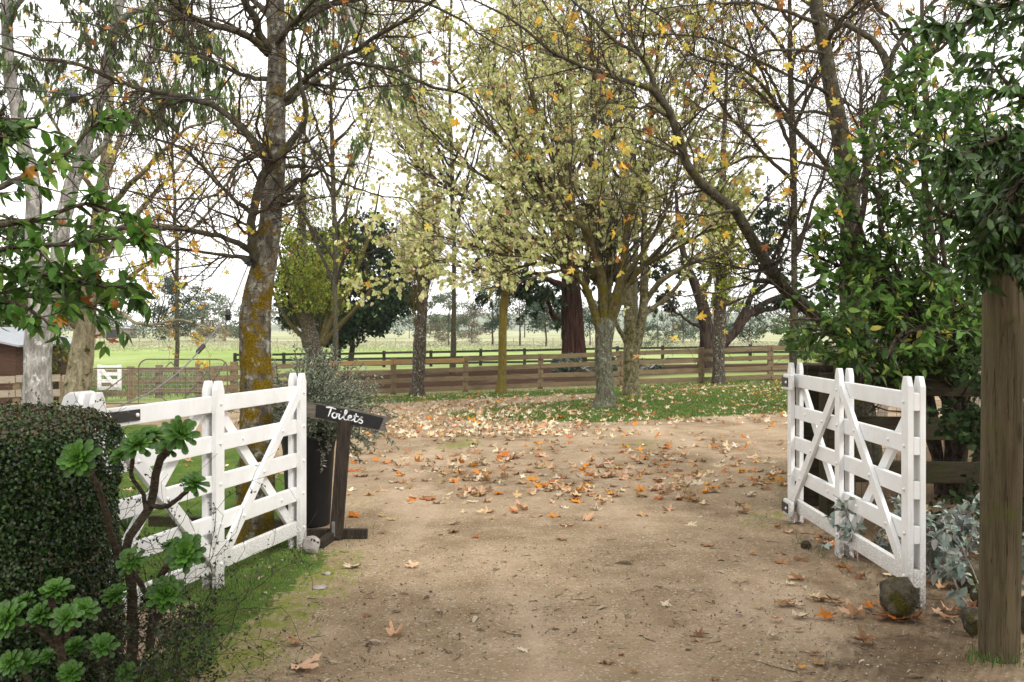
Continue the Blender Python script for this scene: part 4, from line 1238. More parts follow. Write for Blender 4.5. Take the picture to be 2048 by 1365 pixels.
# --- plane tree on the right, big orange leaves
dR = 10.4; bR = G(1722, dR)
tkR = guide([(1728, 960, 80), (1722, 860, 66), (1712, 760, 62), (1706, 640, 50), (1704, 520, 45), (1700, 420, 42), (1690, 330, 38), (1672, 220, 34), (1658, 140, 30), (1645, 70, 28), (1632, 0, 26), (1620, -120, 28), (1610, -320, 16), (1600, -480, 6)], dR, None, 50, .01, 5)
tkR[0, 2] = -.1
def lr(rows, seed, d=dR): return guide(rows, d, None, 26, .012, seed)
limbsR = [lr([(q[0], q[1], q[2] * .60) + tuple(q[3:]) for q in r], 30 + k) for k, r in enumerate([
    [(1706, 700, 50), (1640, 640, 46, -.6), (1580, 590, 44, -1.0), (1540, 535, 42, -1.3), (1500, 470, 38, -1.5), (1462, 415, 34, -1.7), (1429, 393, 32, -1.8), (1382, 346, 32, -2), (1358, 278, 29, -2.1), (1341, 226, 26, -2.2), (1317, 193, 24, -2.2), (1259, 167, 17, -2.4), (1209, 152, 14, -2.5), (1168, 132, 12, -2.6), (1125, 114, 11, -2.6), (1081, 88, 10, -2.7), (1052, 56, 9, -2.7), (1016, 35, 8, -2.8), (970, 15, 7, -2.8), (900, -40, 4, -2.9)],
    [(1317, 193, 20, -2.2), (1311, 176, 18, -2.2), (1300, 138, 15, -2.2), (1279, 108, 13, -2.3), (1229, 82, 11, -2.3), (1200, 53, 10, -2.4), (1192, 41, 9, -2.4), (1148, 3, 8, -2.4), (1100, -60, 5, -2.4)],
    [(1279, 108, 11, -2.3), (1262, 75, 9, -2.3), (1238, 45, 8, -2.2), (1226, 0, 7, -2.2), (1230, -80, 4, -2.2)],
    [(1690, 400, 24), (1646, 323, 19, -.2), (1581, 249, 15, -.4), (1543, 196, 13, -.5), (1481, 138, 10, -.7), (1405, 117, 8, -.9), (1364, 94, 7, -1), (1335, 44, 6, -1), (1282, 6, 5, -1.1), (1220, -40, 3, -1.2)],
    [(1664, 200, 18), (1646, 182, 12, -.1), (1590, 158, 10, -.2), (1514, 123, 9, -.4), (1417, 76, 7, -.6), (1364, 70, 6, -.7), (1273, 70, 4, -.8), (1180, 60, 3, -.8)],
    [(1700, 440, 22), (1740, 300, 24, .3), (1752, 240, 26, .4), (1775, 138, 27, .5), (1755, 90, 24, .6), (1738, 72, 22, .6), (1695, 48, 18, .7), (1640, 24, 14, .8), (1580, -20, 9, .9)],
    [(1775, 138, 22, .5), (1790, 100, 18, .5), (1840, 40, 15, .5), (1900, -40, 10, .5)],
    [(1660, 340, 14, -.3), (1580, 322, 9, -.5), (1500, 315, 8, -.7), (1440, 335, 7, -.9), (1400, 345, 6, -1), (1330, 390, 4, -1.1), (1240, 410, 3, -1.2)],
    [(1655, 110, 14), (1600, 100, 10, -.4), (1540, 105, 9, -.7), (1500, 118, 7, -.8), (1440, 170, 5, -1), (1390, 180, 3, -1.1)],
    [(1668, 230, 14), (1600, 225, 9, -.5), (1520, 250, 6, -.9), (1430, 230, 5, -1.2), (1330, 160, 3, -1.3)],
    [(1560, 560, 16, -1.2), (1520, 560, 9, -1.4), (1450, 580, 7, -1.6), (1380, 590, 5, -1.8), (1310, 590, 3, -1.9)],
    [(1540, 540, 14, -1.3), (1560, 480, 11, -1.6), (1600, 420, 9, -1.9), (1620, 350, 6, -2), (1640, 260, 4, -2.1)],
    [(1470, 420, 12, -1.7), (1400, 430, 7, -2), (1320, 420, 5, -2.2), (1220, 400, 4, -2.3), (1110, 410, 2.5, -2.4)],
    [(1345, 240, 12, -2.1), (1300, 215, 8, -2.3), (1240, 210, 6, -2.5), (1200, 190, 4, -2.6), (1150, 190, 3, -2.7)],
    [(1640, 50, 16), (1560, 20, 11, -.4), (1480, 5, 9, -.8), (1400, 10, 6, -1), (1300, 20, 4, -1.2)],
    [(1650, 90, 16), (1700, 20, 12, -.6), (1760, -30, 9, -.9)],
    [(1690, 380, 14), (1760, 330, 9, -.6), (1840, 250, 7, -1), (1900, 150, 5, -1.2)],
])]
build_tree('plane_tree', 'mossy tree with a long leaning limb and large orange star leaves over the drive', bR, tkR, limbsR,
           ('bark_limb', 'bark_limb', 'bark_twig', 'leaf_plane'),
           [dict(n=190, t0=.15, ang=(30, 75), ln=(.5, 1.5), up=.05, wig=.22, K=8, rs=.5, rmax=.011, rmin=.0028, S=5),
            dict(n=1500, t0=.1, ang=(30, 75), ln=(.25, .95), up=.02, wig=.25, K=6, rs=.6, rmax=.005, rmin=.0019),
            dict(n=3600, t0=.1, ang=(25, 70), ln=(.1, .5), up=.02, wig=.25, K=5, rs=.6, rmax=.003, rmin=.0014, S=3)],
           [dict(n=84, frac=.35, size=(.045, .115), tmpl=PLANE[k], cols=ORANGE, w=ORW, mix=(.2, .8), droop=.75, upn=.15) for k in range(5)], seed=2)

# --- big linden in the middle
bL = at(1210, 814); dL = bL[1]
tkL = guide([(1208, 824, 74), (1210, 806, 46), (1210, 780, 38), (1208, 740, 35), (1207, 700, 34), (1209, 668, 37), (1211, 645, 38), (1213, 622, 22)], dL, None, 30, .006, 7)
tkL[0, 2] = bL[2] - .12
def ll(rows, seed, dz=0): return guide(rows, dL, None, 26, .02, seed)
LW = 1.0
limbsL = [ll([(q[0], q[1], q[2] * .72) + tuple(q[3:]) for q in r], 60 + k) for k, r in enumerate([
    [(1206, 675, 30), (1176, 593, 20, -.2), (1164, 564, 18, -.3), (1129, 534, 16, -.5), (1088, 517, 13, -.8), (1000, 508, 9, -1.2), (900, 478, 5, -1.6), (830, 470, 3, -1.8)],
    [(1209, 655, 34), (1196, 564, 24, .4), (1176, 540, 20, .7), (1132, 505, 18, 1), (1088, 482, 14, 1.2), (1029, 458, 11, 1.5), (1000, 430, 10, 1.6), (900, 380, 7, 2), (830, 320, 5, 2.2), (780, 270, 3, 2.4)],
    [(1211, 650, 34), (1202, 558, 26, -.2), (1187, 505, 22, -.5), (1176, 461, 20, -.7), (1132, 432, 15, -1), (1100, 390, 13, -1.2), (1044, 330, 10, -1.4), (1000, 280, 8, -1.6), (940, 200, 6, -1.9), (890, 120, 3, -2)],
    [(1212, 640, 30), (1194, 500, 22, .3), (1180, 420, 19, .5), (1183, 330, 16, .6), (1190, 200, 12, .7), (1182, 80, 8, .8), (1180, -60, 4, .9)],
    [(1213, 660, 32), (1240, 564, 24, -.3), (1249, 505, 20, -.5), (1264, 417, 16, -.8), (1281, 358, 13, -.9), (1300, 260, 10, -1), (1310, 150, 8, -1.1), (1320, 30, 4, -1.2)],
    [(1214, 668, 30), (1262, 558, 20, .2), (1293, 528, 17, .3), (1322, 500, 15, .4), (1351, 464, 12, .5), (1380, 420, 10, .6), (1440, 350, 7, .8), (1500, 250, 4, 1)],
    [(1212, 640, 26), (1217, 476, 16, 1.0), (1205, 388, 13, 1.5), (1220, 300, 10, 1.7), (1240, 180, 8, 1.9), (1245, 40, 4, 2)],
    [(1176, 540, 15, .7), (1120, 470, 11, .2), (1060, 420, 9, 0), (1000, 370, 8, -.2), (930, 330, 6, -.4), (860, 260, 4, -.6), (800, 230, 2.5, -.7)],
    [(1132, 520, 13, .2), (1060, 530, 8, .0), (980, 545, 6, 0), (900, 520, 4, 0), (820, 540, 2.5, 0)],
    [(1187, 505, 14, -.5), (1130, 380, 11, -.9), (1090, 280, 9, -1.2), (1060, 180, 7, -1.4), (1040, 60, 4, -1.6)],
    [(1264, 417, 11, -.8), (1330, 330, 8, -1.2), (1380, 250, 6, -1.4), (1420, 150, 4, -1.6)],
    [(1293, 528, 12, .3), (1350, 500, 8, -.2), (1420, 460, 5, -.5), (1490, 440, 3, -.6)],
    [(1176, 461, 12, -.7), (1080, 330, 9, .2), (1020, 220, 7, .5), (960, 90, 4, .8)],
    [(1205, 388, 10, 1.5), (1140, 250, 8, 1.5), (1110, 130, 6, 1.4), (1100, 0, 3.5, 1.4)],
    [(1243, 564, 14, -.3), (1300, 480, 10, -1), (1340, 400, 7, -1.6), (1360, 300, 5, -2)],
    [(1199, 564, 14, .4), (1130, 540, 9, -.8), (1050, 560, 6, -1.6), (970, 580, 3, -2)],
])]
build_tree('linden_tree', 'spreading grey trunked tree with pale yellow heart leaves in the middle of the lawn', bL, tkL, limbsL,
           ('bark_linden', 'bark_lindenlimb', 'bark_twig', 'leaf_pale'),
           [dict(n=420, t0=.12, ang=(10, 42), ln=(1.1, 3.3), up=.22, wig=.09, K=9, rs=.55, rmax=.022, rmin=.005, S=5),
            dict(n=2000, t0=.1, ang=(18, 52), ln=(.5, 1.6), up=.14, wig=.13, K=7, rs=.55, rmax=.009, rmin=.0033),
            dict(n=4200, t0=.1, ang=(25, 65), ln=(.2, .7), up=.02, wig=.18, K=5, rs=.55, rmax=.004, rmin=.0024, S=3)],
           [dict(n=27000, frac=.6, size=(.05, .115), tmpl=HEART, cols=PALE, w=PW, mix=(.35, .75), droop=.75, upn=.15),
            dict(n=8000, lvl=2, size=(.045, .105), tmpl=HEART, cols=PALE, w=PW, mix=(.35, .75), droop=.75, upn=.15)], seed=3)

# --- smooth twin-stemmed tree right behind it
b2 = at(1263, 790); d2 = b2[1]
tk2 = guide([(1264, 796, 46), (1263, 775, 34), (1262, 740, 31), (1262, 705, 30), (1261, 680, 26), (1258, 622, 22), (1255, 564, 20), (1250, 500, 17), (1256, 420, 13), (1250, 300, 9), (1255, 150, 5), (1258, 20, 3)], d2, None, 36, .01, 9)
tk2[0, 2] = b2[2] - .1
limbs2 = [guide(r, d2, None, 26, .015, 80 + k) for k, r in enumerate([
    [(1264, 710, 26), (1275, 681, 22), (1287, 610, 18), (1289, 564, 17), (1287, 505, 14), (1292, 400, 11), (1300, 260, 7), (1310, 120, 4)],
    [(1285, 612, 14), (1293, 599, 12), (1322, 564, 11, -.3), (1366, 534, 9, -.5), (1410, 517, 7, -.7), (1480, 490, 4, -.9)],
    [(1278, 650, 12), (1290, 631, 10), (1337, 593, 9, .4), (1369, 552, 7, .7), (1420, 480, 5, 1)],
    [(1256, 690, 13), (1249, 678, 11), (1234, 651, 9, -.2), (1225, 620, 7, -.3), (1215, 560, 4, -.4)],
])]
build_tree('smooth_barked_tree', 'mottled tree forking low into two stems just behind the spreading pale tree', b2, tk2, limbs2,
           ('bark_olive', 'bark_olive', 'bark_twig', 'leaf_pale'),
           [dict(n=70, t0=.3, ang=(20, 55), ln=(.8, 2.2), up=.2, wig=.14, K=8, rs=.5, rmax=.02, rmin=.005, S=5),
            dict(n=260, ang=(25, 60), ln=(.4, 1.2), up=.1, wig=.18, K=6, rs=.55, rmax=.008, rmin=.0035)],
           [dict(n=1100, size=(.06, .12), tmpl=HEART, cols=PALE, w=PW, mix=(.35, .75), droop=.6, upn=.2)], seed=4, extra_parents=[tk2])

# --- row of pollarded trees along the paddock fence
def pollard(px, py, rows, label, mats, nsh, ang, ln, head, lv2, fol, seed, up=.25, side_limbs=()):
    b_ = at(px, py); d_ = b_[1]
    tkp = guide(rows, d_, None, 40, .012, seed); tkp[0, 2] = b_[2] - .1
    k0 = int(np.argmin(np.abs(tkp[:, 2] - P(px, head, d_)[2])))
    hd = tkp[max(0, k0 - 3):k0 + 7]
    hdc = crom(hd, 26)
    rg = np.random.default_rng(seed + 50)
    sh, rr = spawn(hdc[None, :, :3], np.maximum(hdc[None, :, 3], .03), nsh, 0, 1, ang, ln, up, .05, 26, .16, .015, .006, rg=rg, lscale=False)
    sl = [np.concatenate([sh[k], rr[k][:, None]], 1) for k in range(len(sh))]
    nl = [guide(r, d_, None, 26, .015, seed + 3) for r in side_limbs]
    t, lv = build_tree('pollard_tree', label, b_, tkp, sl[:min(len(sl), 26)] + nl, mats, [dict(n=max(0, len(sl) - 26) * 6 + nsh * 4, t0=.1, ang=(10, 40), ln=(.5, 1.6), up=.25, wig=.12, K=7, rs=.6, rmax=.012, rmin=.0045, S=4)] + lv2, fol, group='trees along the paddock fence', seed=seed, extra_parents=sl[26:] + [tkp[k0:]])
    return t
YG = [(.30, .38, .05), (.44, .47, .08), (.19, .29, .04), (.52, .47, .12), (.12, .18, .03)]
pollard(630, 752, [(632, 760, 42), (632, 735, 34), (628, 700, 34), (624, 688, 42), (618, 660, 30), (610, 600, 26), (606, 540, 22), (604, 460, 17), (606, 380, 12), (608, 300, 7), (612, 220, 4)],
        'pollarded tree with yellow green leaves in front of the round dark evergreen', ('bark_dark', 'bark_lindenlimb', 'bark_lindenlimb', 'leaf_pale'), 90, (6, 62), (2.6, 7.4), 690,
        [dict(n=1300, ang=(20, 55), ln=(.3, 1.3), up=.1, wig=.16, K=6, rs=.6, rmax=.007, rmin=.0035, S=3)],
        [dict(n=15000, size=(.08, .15), tmpl=t_small(.38), cols=YG, w=[4, 4, 2, 1.6, 1.4], mix=(.4, .8), droop=.35, upn=.3, keep=lambda s: s[:, 0, 2] > 2.2),
         dict(n=6500, size=(.09, .16), tmpl=t_small(.38), cols=YG, w=[4, 4, 2, 1, 1.4], mix=(.4, .8), droop=.35, upn=.3, keep=lambda s: (s[:, 0, 0] > -5.9) & (s[:, 0, 2] > 1.3))], 21, .20, [[(640, 690, 14), (672, 620, 11), (712, 540, 8), (745, 450, 5), (760, 370, 3)], [(645, 690, 13), (690, 640, 9, -.5), (735, 590, 6, -.8), (768, 540, 3, -1)], [(625, 690, 12), (590, 610, 9), (560, 510, 6), (548, 400, 3)], [(640, 690, 12), (668, 580, 9, .5), (690, 450, 6, .8), (700, 320, 3, 1)], [(620, 690, 12), (575, 640, 8, .3), (545, 580, 5, .5), (530, 520, 3, .5)]])
pollard(835, 792, [(835, 798, 40), (835, 775, 27), (837, 730, 26), (840, 690, 26), (842, 650, 22), (845, 600, 19), (846, 540, 17), (846, 460, 14), (845, 360, 10), (842, 240, 7), (840, 100, 4)],
        'pollarded tree with tight upright shoots and pale leaves, dark flaky trunk', ('bark_dark', 'bark_lindenlimb', 'bark_lindenlimb', 'leaf_pale'), 60, (3, 26), (2.0, 4.6), 668,
        [dict(n=420, ang=(20, 60), ln=(.3, 1.0), up=.1, wig=.16, K=6, rs=.6, rmax=.006, rmin=.0035, S=3)],
        [dict(n=3600, size=(.09, .16), tmpl=HEART, cols=PALE, w=[3, 3, 2, 2.5, 1, 1], mix=(.35, .75), droop=.6, upn=.2, keep=lambda s: s[:, 0, 2] > 3.0)], 22, .35)
pollard(1003, 786, [(1003, 790, 30), (1003, 770, 20), (1005, 720, 17), (1006, 660, 16), (1009, 600, 16), (1012, 540, 14), (1013, 460, 12), (1016, 360, 9), (1018, 220, 6), (1020, 80, 3)],
        'slim tree with golden mossy trunk standing at the paddock fence', ('bark_gold', 'bark_lindenlimb', 'bark_twig', 'leaf_pale'), 18, (5, 30), (1.8, 3.6), 620,
        [dict(n=260, ang=(20, 60), ln=(.3, 1.0), up=.1, wig=.16, K=6, rs=.6, rmax=.006, rmin=.0035, S=3)],
        [dict(n=2400, size=(.09, .16), tmpl=HEART, cols=PALE, w=[3, 3, 2, 2.5, 1, 1], mix=(.35, .75), droop=.6, upn=.2, keep=lambda s: s[:, 0, 2] > 2.7)], 23, .3)
pollard(1437, 768, [(1437, 772, 34), (1437, 750, 25), (1437, 700, 24), (1440, 660, 25), (1440, 600, 24), (1442, 540, 22), (1443, 460, 18), (1446, 360, 13), (1450, 220, 8), (1455, 60, 4)],
        'tree with bright lime leaves in front of the dark many limbed trunk', ('bark_dark', 'bark_lindenlimb', 'bark_twig', 'leaf_pale'), 46, (6, 42), (1.6, 4.0), 640,
        [dict(n=420, ang=(20, 60), ln=(.3, 1.0), up=.1, wig=.16, K=6, rs=.6, rmax=.006, rmin=.0035, S=3)],
        [dict(n=4600, size=(.09, .15), tmpl=t_small(.38), cols=YG + [(.36, .42, .06)], w=[4, 4, 1, 2, .6, 3], mix=(.4, .8), droop=.35, upn=.3, keep=lambda s: s[:, 0, 2] > 2.0)], 24, .3)

# --- tall twiggy trees standing farther back along the drive
def backtree(px, d_, top, spread, label, seed, cols, w, nleaf, lsz=(.09, .17), mat='leaf_plane', wid=30, tm=None):
    b_ = G(px, d_)
    by = HZ + (CAM_H - b_[2]) / d_ * F
    rg = np.random.default_rng(seed)
    tkb = guide([(px, by + 6, wid * 1.3), (px + 2, by - 60, wid), (px, (by + top) / 2 + 60, wid * .8), (px - 6, (by + top) / 2 - 120, wid * .55), (px + 4, top, 4)], d_, None, 40, .03, seed)
    limbs = []
    for k in range(15):
        s = rg.choice([-1, 1]); h0 = rg.uniform(.22, .8)
        y0 = by + (top - by) * h0
        j = int(np.argmin(np.abs(tkb[:, 2] - P(px, y0, d_)[2])))
        sx = s * spread * rg.uniform(.35, 1) * (1.15 - h0 * .6); dz = rg.uniform(-.6, .6) * spread / F * d_
        rise = rg.uniform(160, 420)
        x0 = 1024 + tkb[j, 0] / tkb[j, 1] * F
        limbs.append(guide([(x0, y0, wid * (.75 - .5 * h0), 0), (x0 + sx * .4, y0 - rise * .35, wid * .35, dz * .4), (x0 + sx * .8, y0 - rise * .75, wid * .2, dz * .8), (x0 + sx, y0 - rise, 3, dz)], d_, None, 26, .04, seed + k))
    return build_tree('tall_autumn_tree', label, b_, tkb, limbs, ('bark_limb', 'bark_twig', 'bark_twig', mat),
        [dict(n=150, t0=.15, ang=(20, 55), ln=(.9, 2.6), up=.15, wig=.16, K=8, rs=.5, rmax=.022, rmin=.006, S=4),
         dict(n=1300, t0=.1, ang=(25, 60), ln=(.5, 1.6), up=.08, wig=.2, K=6, rs=.55, rmax=.009, rmin=.0048, S=3),
         dict(n=3200, t0=.1, ang=(25, 65), ln=(.25, .9), up=.03, wig=.2, K=5, rs=.6, rmax=.0055, rmin=.0038, S=3)],
        [dict(n=nleaf, size=lsz, tmpl=tm or PLANE[0], cols=cols, w=w, mix=(.2, .8), droop=.7, upn=.2)], group='tall trees along the drive', seed=seed)
backtree(1585, 21, -420, 330, 'tall mossy tree with scattered orange leaves right of the leaning limb', 31, ORANGE, ORW, 900, (.09, .16), wid=17)
backtree(1266, 38, -380, 320, 'tall bare tree with yellow leaves behind the spreading pale tree', 32, PALE + [(.40, .33, .07)], PW + [3], 3600, (.12, .2), 'leaf_pale', 15, HEART)
backtree(1142, 50, -300, 280, 'tall bare tree rising farthest back over the slim mossy trunk', 33, PALE, PW, 3400, (.12, .2), 'leaf_pale', 15, HEART)
backtree(1850, 17, -420, 330, 'tall twiggy tree with orange leaves above the green shrub', 34, ORANGE, ORW, 800, (.09, .16), wid=17)

backtree(668, 40, -120, 210, 'tall fine twigged tree with sparse yellow leaves over the yellow green pollard', 35, YG + PALE, None, 2600, (.09, .16), 'leaf_pale', 12, HEART)
backtree(905, 47, -160, 230, 'tall fine twigged tree with pale leaves between the flaky trunk and the golden trunk', 36, PALE, PW, 2600, (.10, .17), 'leaf_pale', 11, HEART)
backtree(352, 44, 60, 200, 'far twiggy tree with thin yellow and orange leaves left of the lichen tree', 37, ORANGE, [2, 3, 1, 5, 3, .5], 1000, (.09, .16), 'leaf_plane', 9)

# --- mottled plane tree and pale gum on the far left
bm = at(158, 818); dm = 21.0; bm = G(152, dm)
bmy = HZ + (CAM_H - bm[2]) / dm * F
tkm = guide([(148, bmy + 4, 66), (152, 790, 54), (160, 730, 48), (168, 660, 40), (174, 600, 36), (182, 540, 32), (196, 440, 27), (207, 350, 22), (214, 290, 18), (222, 200, 12), (226, 60, 7), (230, -80, 4)], dm, None, 40, .015, 41)
limbsM = [guide(r, dm, None, 26, .03, 400 + k) for k, r in enumerate([
    [(176, 620, 20), (205, 590, 12, -.5), (250, 560, 9, -1), (330, 500, 7, -1.5), (420, 420, 5, -2), (500, 330, 3, -2)],
    [(182, 560, 20), (230, 480, 13, .4), (300, 400, 10, .8), (360, 330, 7, 1.2), (420, 230, 4, 1.5)],
    [(196, 440, 16), (260, 370, 11, -.5), (330, 300, 8, -1), (400, 250, 5, -1.3), (470, 230, 3, -1.5)],
    [(160, 660, 14), (138, 640, 12, -.3), (128, 600, 9, -.6), (110, 540, 6, -1), (60, 470, 4, -1.2)],
    [(205, 370, 14), (250, 250, 10, .4), (290, 150, 7, .8), (340, 40, 4, 1)],
    [(178, 600, 12), (240, 625, 8, -1), (300, 650, 6, -1.6), (360, 640, 4, -2), (430, 660, 2.5, -2.2)],
    [(190, 480, 14), (280, 450, 9, -.6), (380, 460, 6, -1), (470, 500, 4, -1.2)],
    [(200, 400, 12), (150, 330, 8, -.5), (110, 250, 6, -.8), (60, 150, 4, -1)],
])]
build_tree('plane_tree', 'cream and brown mottled trunk with small orange leaves behind the hedge', bm, tkm, limbsM,
           ('bark_mottle', 'bark_mottle', 'bark_twig', 'leaf_plane'),
           [dict(n=80, t0=.2, ang=(20, 65), ln=(.7, 2.0), up=.04, wig=.2, K=8, rs=.5, rmax=.014, rmin=.004, S=4),
            dict(n=330, t0=.1, ang=(25, 65), ln=(.4, 1.2), up=0, wig=.22, K=6, rs=.55, rmax=.007, rmin=.003),
            dict(n=500, t0=.1, ang=(25, 65), ln=(.2, .6), up=0, wig=.22, K=5, rs=.55, rmax=.004, rmin=.0026, S=3)],
           [dict(n=230, size=(.09, .16), tmpl=PLANE[k], cols=ORANGE, w=[3, 3, 1, 3, 2, .6], mix=(.2, .8), droop=.6, upn=.25) for k in range(3)], seed=41)

dg = 17.0; bg_ = G(72, dg)
gby = HZ + (CAM_H - bg_[2]) / dg * F
tkg = guide([(74, gby + 4, 74), (75, 780, 56), (76, 720, 52), (78, 660, 54), (82, 610, 58), (90, 570, 54)], dg, None, 24, .01, 51)
limbsG = [guide(r, dg, None, 26, .02, 510 + k) for k, r in enumerate([
    [(78, 625, 44), (70, 560, 36), (68, 480, 33), (66, 366, 30), (45, 270, 27, .2), (22, 170, 25, .3), (14, 60, 22, .4), (10, -60, 18, .5), (0, -250, 8, .6)],
    [(90, 620, 42), (108, 570, 36), (122, 480, 32), (143, 370, 30, .2), (168, 300, 27, .3), (190, 235, 25, .3), (212, 140, 23, .4), (228, 60, 21, .5), (242, 0, 20, .5), (260, -120, 14, .6), (300, -260, 6, .6)],
    [(170, 330, 18, .2), (200, 300, 14, 0), (222, 270, 12, -.1), (250, 230, 9, -.2), (300, 190, 6, -.3)],
    [(232, 60, 16, .5), (262, 28, 13, .4), (310, 18, 12, .3), (355, 20, 11, .2), (395, 45, 9, .1), (425, 85, 7, 0), (440, 130, 4, 0)],
    [(262, -120, 14, .6), (400, -220, 11, .2), (560, -180, 9, -.2), (660, -60, 8, -.3), (710, 60, 6, -.4), (755, 170, 4, -.4), (790, 280, 2.5, -.4)],
    [(560, -180, 8, -.2), (600, -60, 6, .3), (640, 40, 5, .3), (660, 130, 3, .3)],
    [(280, -200, 9, .6), (300, -90, 8, .3), (350, 10, 6, .3), (380, 110, 4, .2), (400, 200, 2.5, .2)],
    [(14, 60, 12, .4), (60, -20, 9, .3), (140, -10, 6, .2), (200, 30, 4, 0)],
    [(250, -60, 10, .5), (290, -60, 8, 0), (310, 20, 6, -.3), (300, 100, 4, -.4)],
    [(108, 570, 10), (150, 540, 7, -.6), (210, 520, 5, -.8), (260, 510, 3, -.9)],
])]
GUM = [(.09, .155, .05), (.14, .23, .065), (.06, .11, .045), (.20, .29, .08), (.13, .16, .10)]
build_tree('gum_tree', 'pale smooth gum tree with two tall stems and hanging narrow leaves', bg_, tkg, limbsG,
           ('bark_gum', 'bark_gum', 'bark_twig', 'leaf_gum'),
           [dict(n=190, t0=.3, ang=(20, 70), ln=(.5, 1.6), up=-.05, wig=.2, K=8, rs=.45, rmax=.012, rmin=.004, S=4, grav=.06),
            dict(n=900, t0=.3, ang=(20, 60), ln=(.3, .9), up=-.12, wig=.2, K=6, rs=.55, rmax=.005, rmin=.0025, S=3, grav=.10)],
           [dict(n=12500, size=(.13, .24), tmpl=t_oval(.085, .1, .01), cols=GUM, w=[4, 3, 3, 1.5, 2], mix=(.3, .4), droop=1.0, upn=.1, keep=lambda s: s[:, 0, 2] > 3.6),
            dict(n=160, size=(.12, .20), tmpl=t_oval(.085, .1, .01), cols=[(.22, .08, .04), (.30, .14, .07)], w=None, mix=(.3, .4), droop=1.0, upn=.1, keep=lambda s: (s[:, 0, 2] > 4.2) & (s[:, 0, 0] > -3.5))], seed=51)

# --- broad leaved evergreen reaching in from the left
dE = 4.9; bE = np.array([-3.1, 5.6, float(terr(-3.1, 5.6))])
tkE = crom([[-3.1, 5.6, -.1, .06], [-3.08, 5.5, .8, .05], [-3.0, 5.35, 1.5, .042], [-2.95, 5.2, 2.1, .035], [-2.9, 5.1, 2.9, .022], [-2.85, 5.0, 3.6, .01]], 26, .02, 6)
limbsE = []
for k, r in enumerate([
    [(-190, 420, 22, .3), (-100, 330, 16), (-20, 285, 12, -.3), (40, 262, 8, -.4), (80, 250, 5, -.4)],
    [(-190, 520, 22, .3), (-80, 470, 16), (20, 450, 12, .1), (110, 430, 9, .2), (190, 410, 7, .2), (250, 430, 4, .2)],
    [(-190, 560, 22, .3), (-60, 540, 14), (60, 545, 11, 0), (150, 560, 9, -.1), (230, 575, 6, -.2), (290, 590, 4, -.2)],
    [(-190, 600, 20, .3), (-80, 590, 13), (10, 600, 10, -.2), (70, 625, 7, -.3), (110, 650, 4, -.4)],
    [(-190, 480, 20, .3), (-60, 400, 14, .2), (60, 345, 11, .4), (150, 290, 8, .5), (215, 235, 6, .6), (255, 225, 4, .6)],
    [(-190, 540, 18, .3), (-60, 500, 13, -.2), (40, 495, 10, -.4), (130, 490, 8, -.4), (210, 480, 6, -.4), (300, 500, 3.5, -.4)],
    [(-190, 360, 18, .3), (-90, 300, 12, -.3), (-30, 240, 9, -.5), (10, 225, 6, -.5)],
    [(-190, 560, 16, .3), (-40, 600, 11, .3), (60, 590, 8, .5), (150, 610, 6, .5), (200, 620, 4, .5)],
]):
    c = guide(r, dE, None, 26, .01, 600 + k); limbsE.append(c)
GRN = [(.055, .155, .022), (.10, .22, .034), (.030, .085, .016), (.17, .30, .05)]
GRW = [4, 3, 3, 1.3]
def below_cord(s_):
    px = 1024 + F * s_[:, -1, 0] / s_[:, -1, 1]; py = HZ - F * (s_[:, -1, 2] - CAM_H) / s_[:, -1, 1]
    return py > np.interp(px, [-100, 60, 110, 200, 260, 330], [205, 215, 285, 235, 225, 440])
build_tree('evergreen_tree', 'broad leaved green shrub reaching over the hedge with a few orange leaves caught in it', bE, tkE, limbsE,
           ('bark_limb', 'bark_twig', 'bark_twig', 'leaf_green'),
           [dict(n=150, t0=.3, ang=(25, 60), ln=(.15, .5), up=.0, wig=.16, K=6, rs=.6, rmax=.006, rmin=.0025, S=4)],
           [dict(n=1350, size=(.055, .105), tmpl=t_oval(.20, .16, .05), cols=GRN, w=GRW, mix=(.55, .75), droop=.3, upn=.55, t0=.2, keep=below_cord),
            dict(n=300, lvl=0, size=(.07, .12), tmpl=t_oval(.20, .16, .05), cols=GRN, w=GRW, mix=(.55, .75), droop=.25, upn=.55, t0=.5),
            dict(n=26, size=(.06, .10), tmpl=PLANE[1], cols=[(.40, .17, .02), (.28, .09, .02)], w=None, mix=(.3, .8), droop=.4, upn=.3)], seed=61, extra_parents=[tkE])

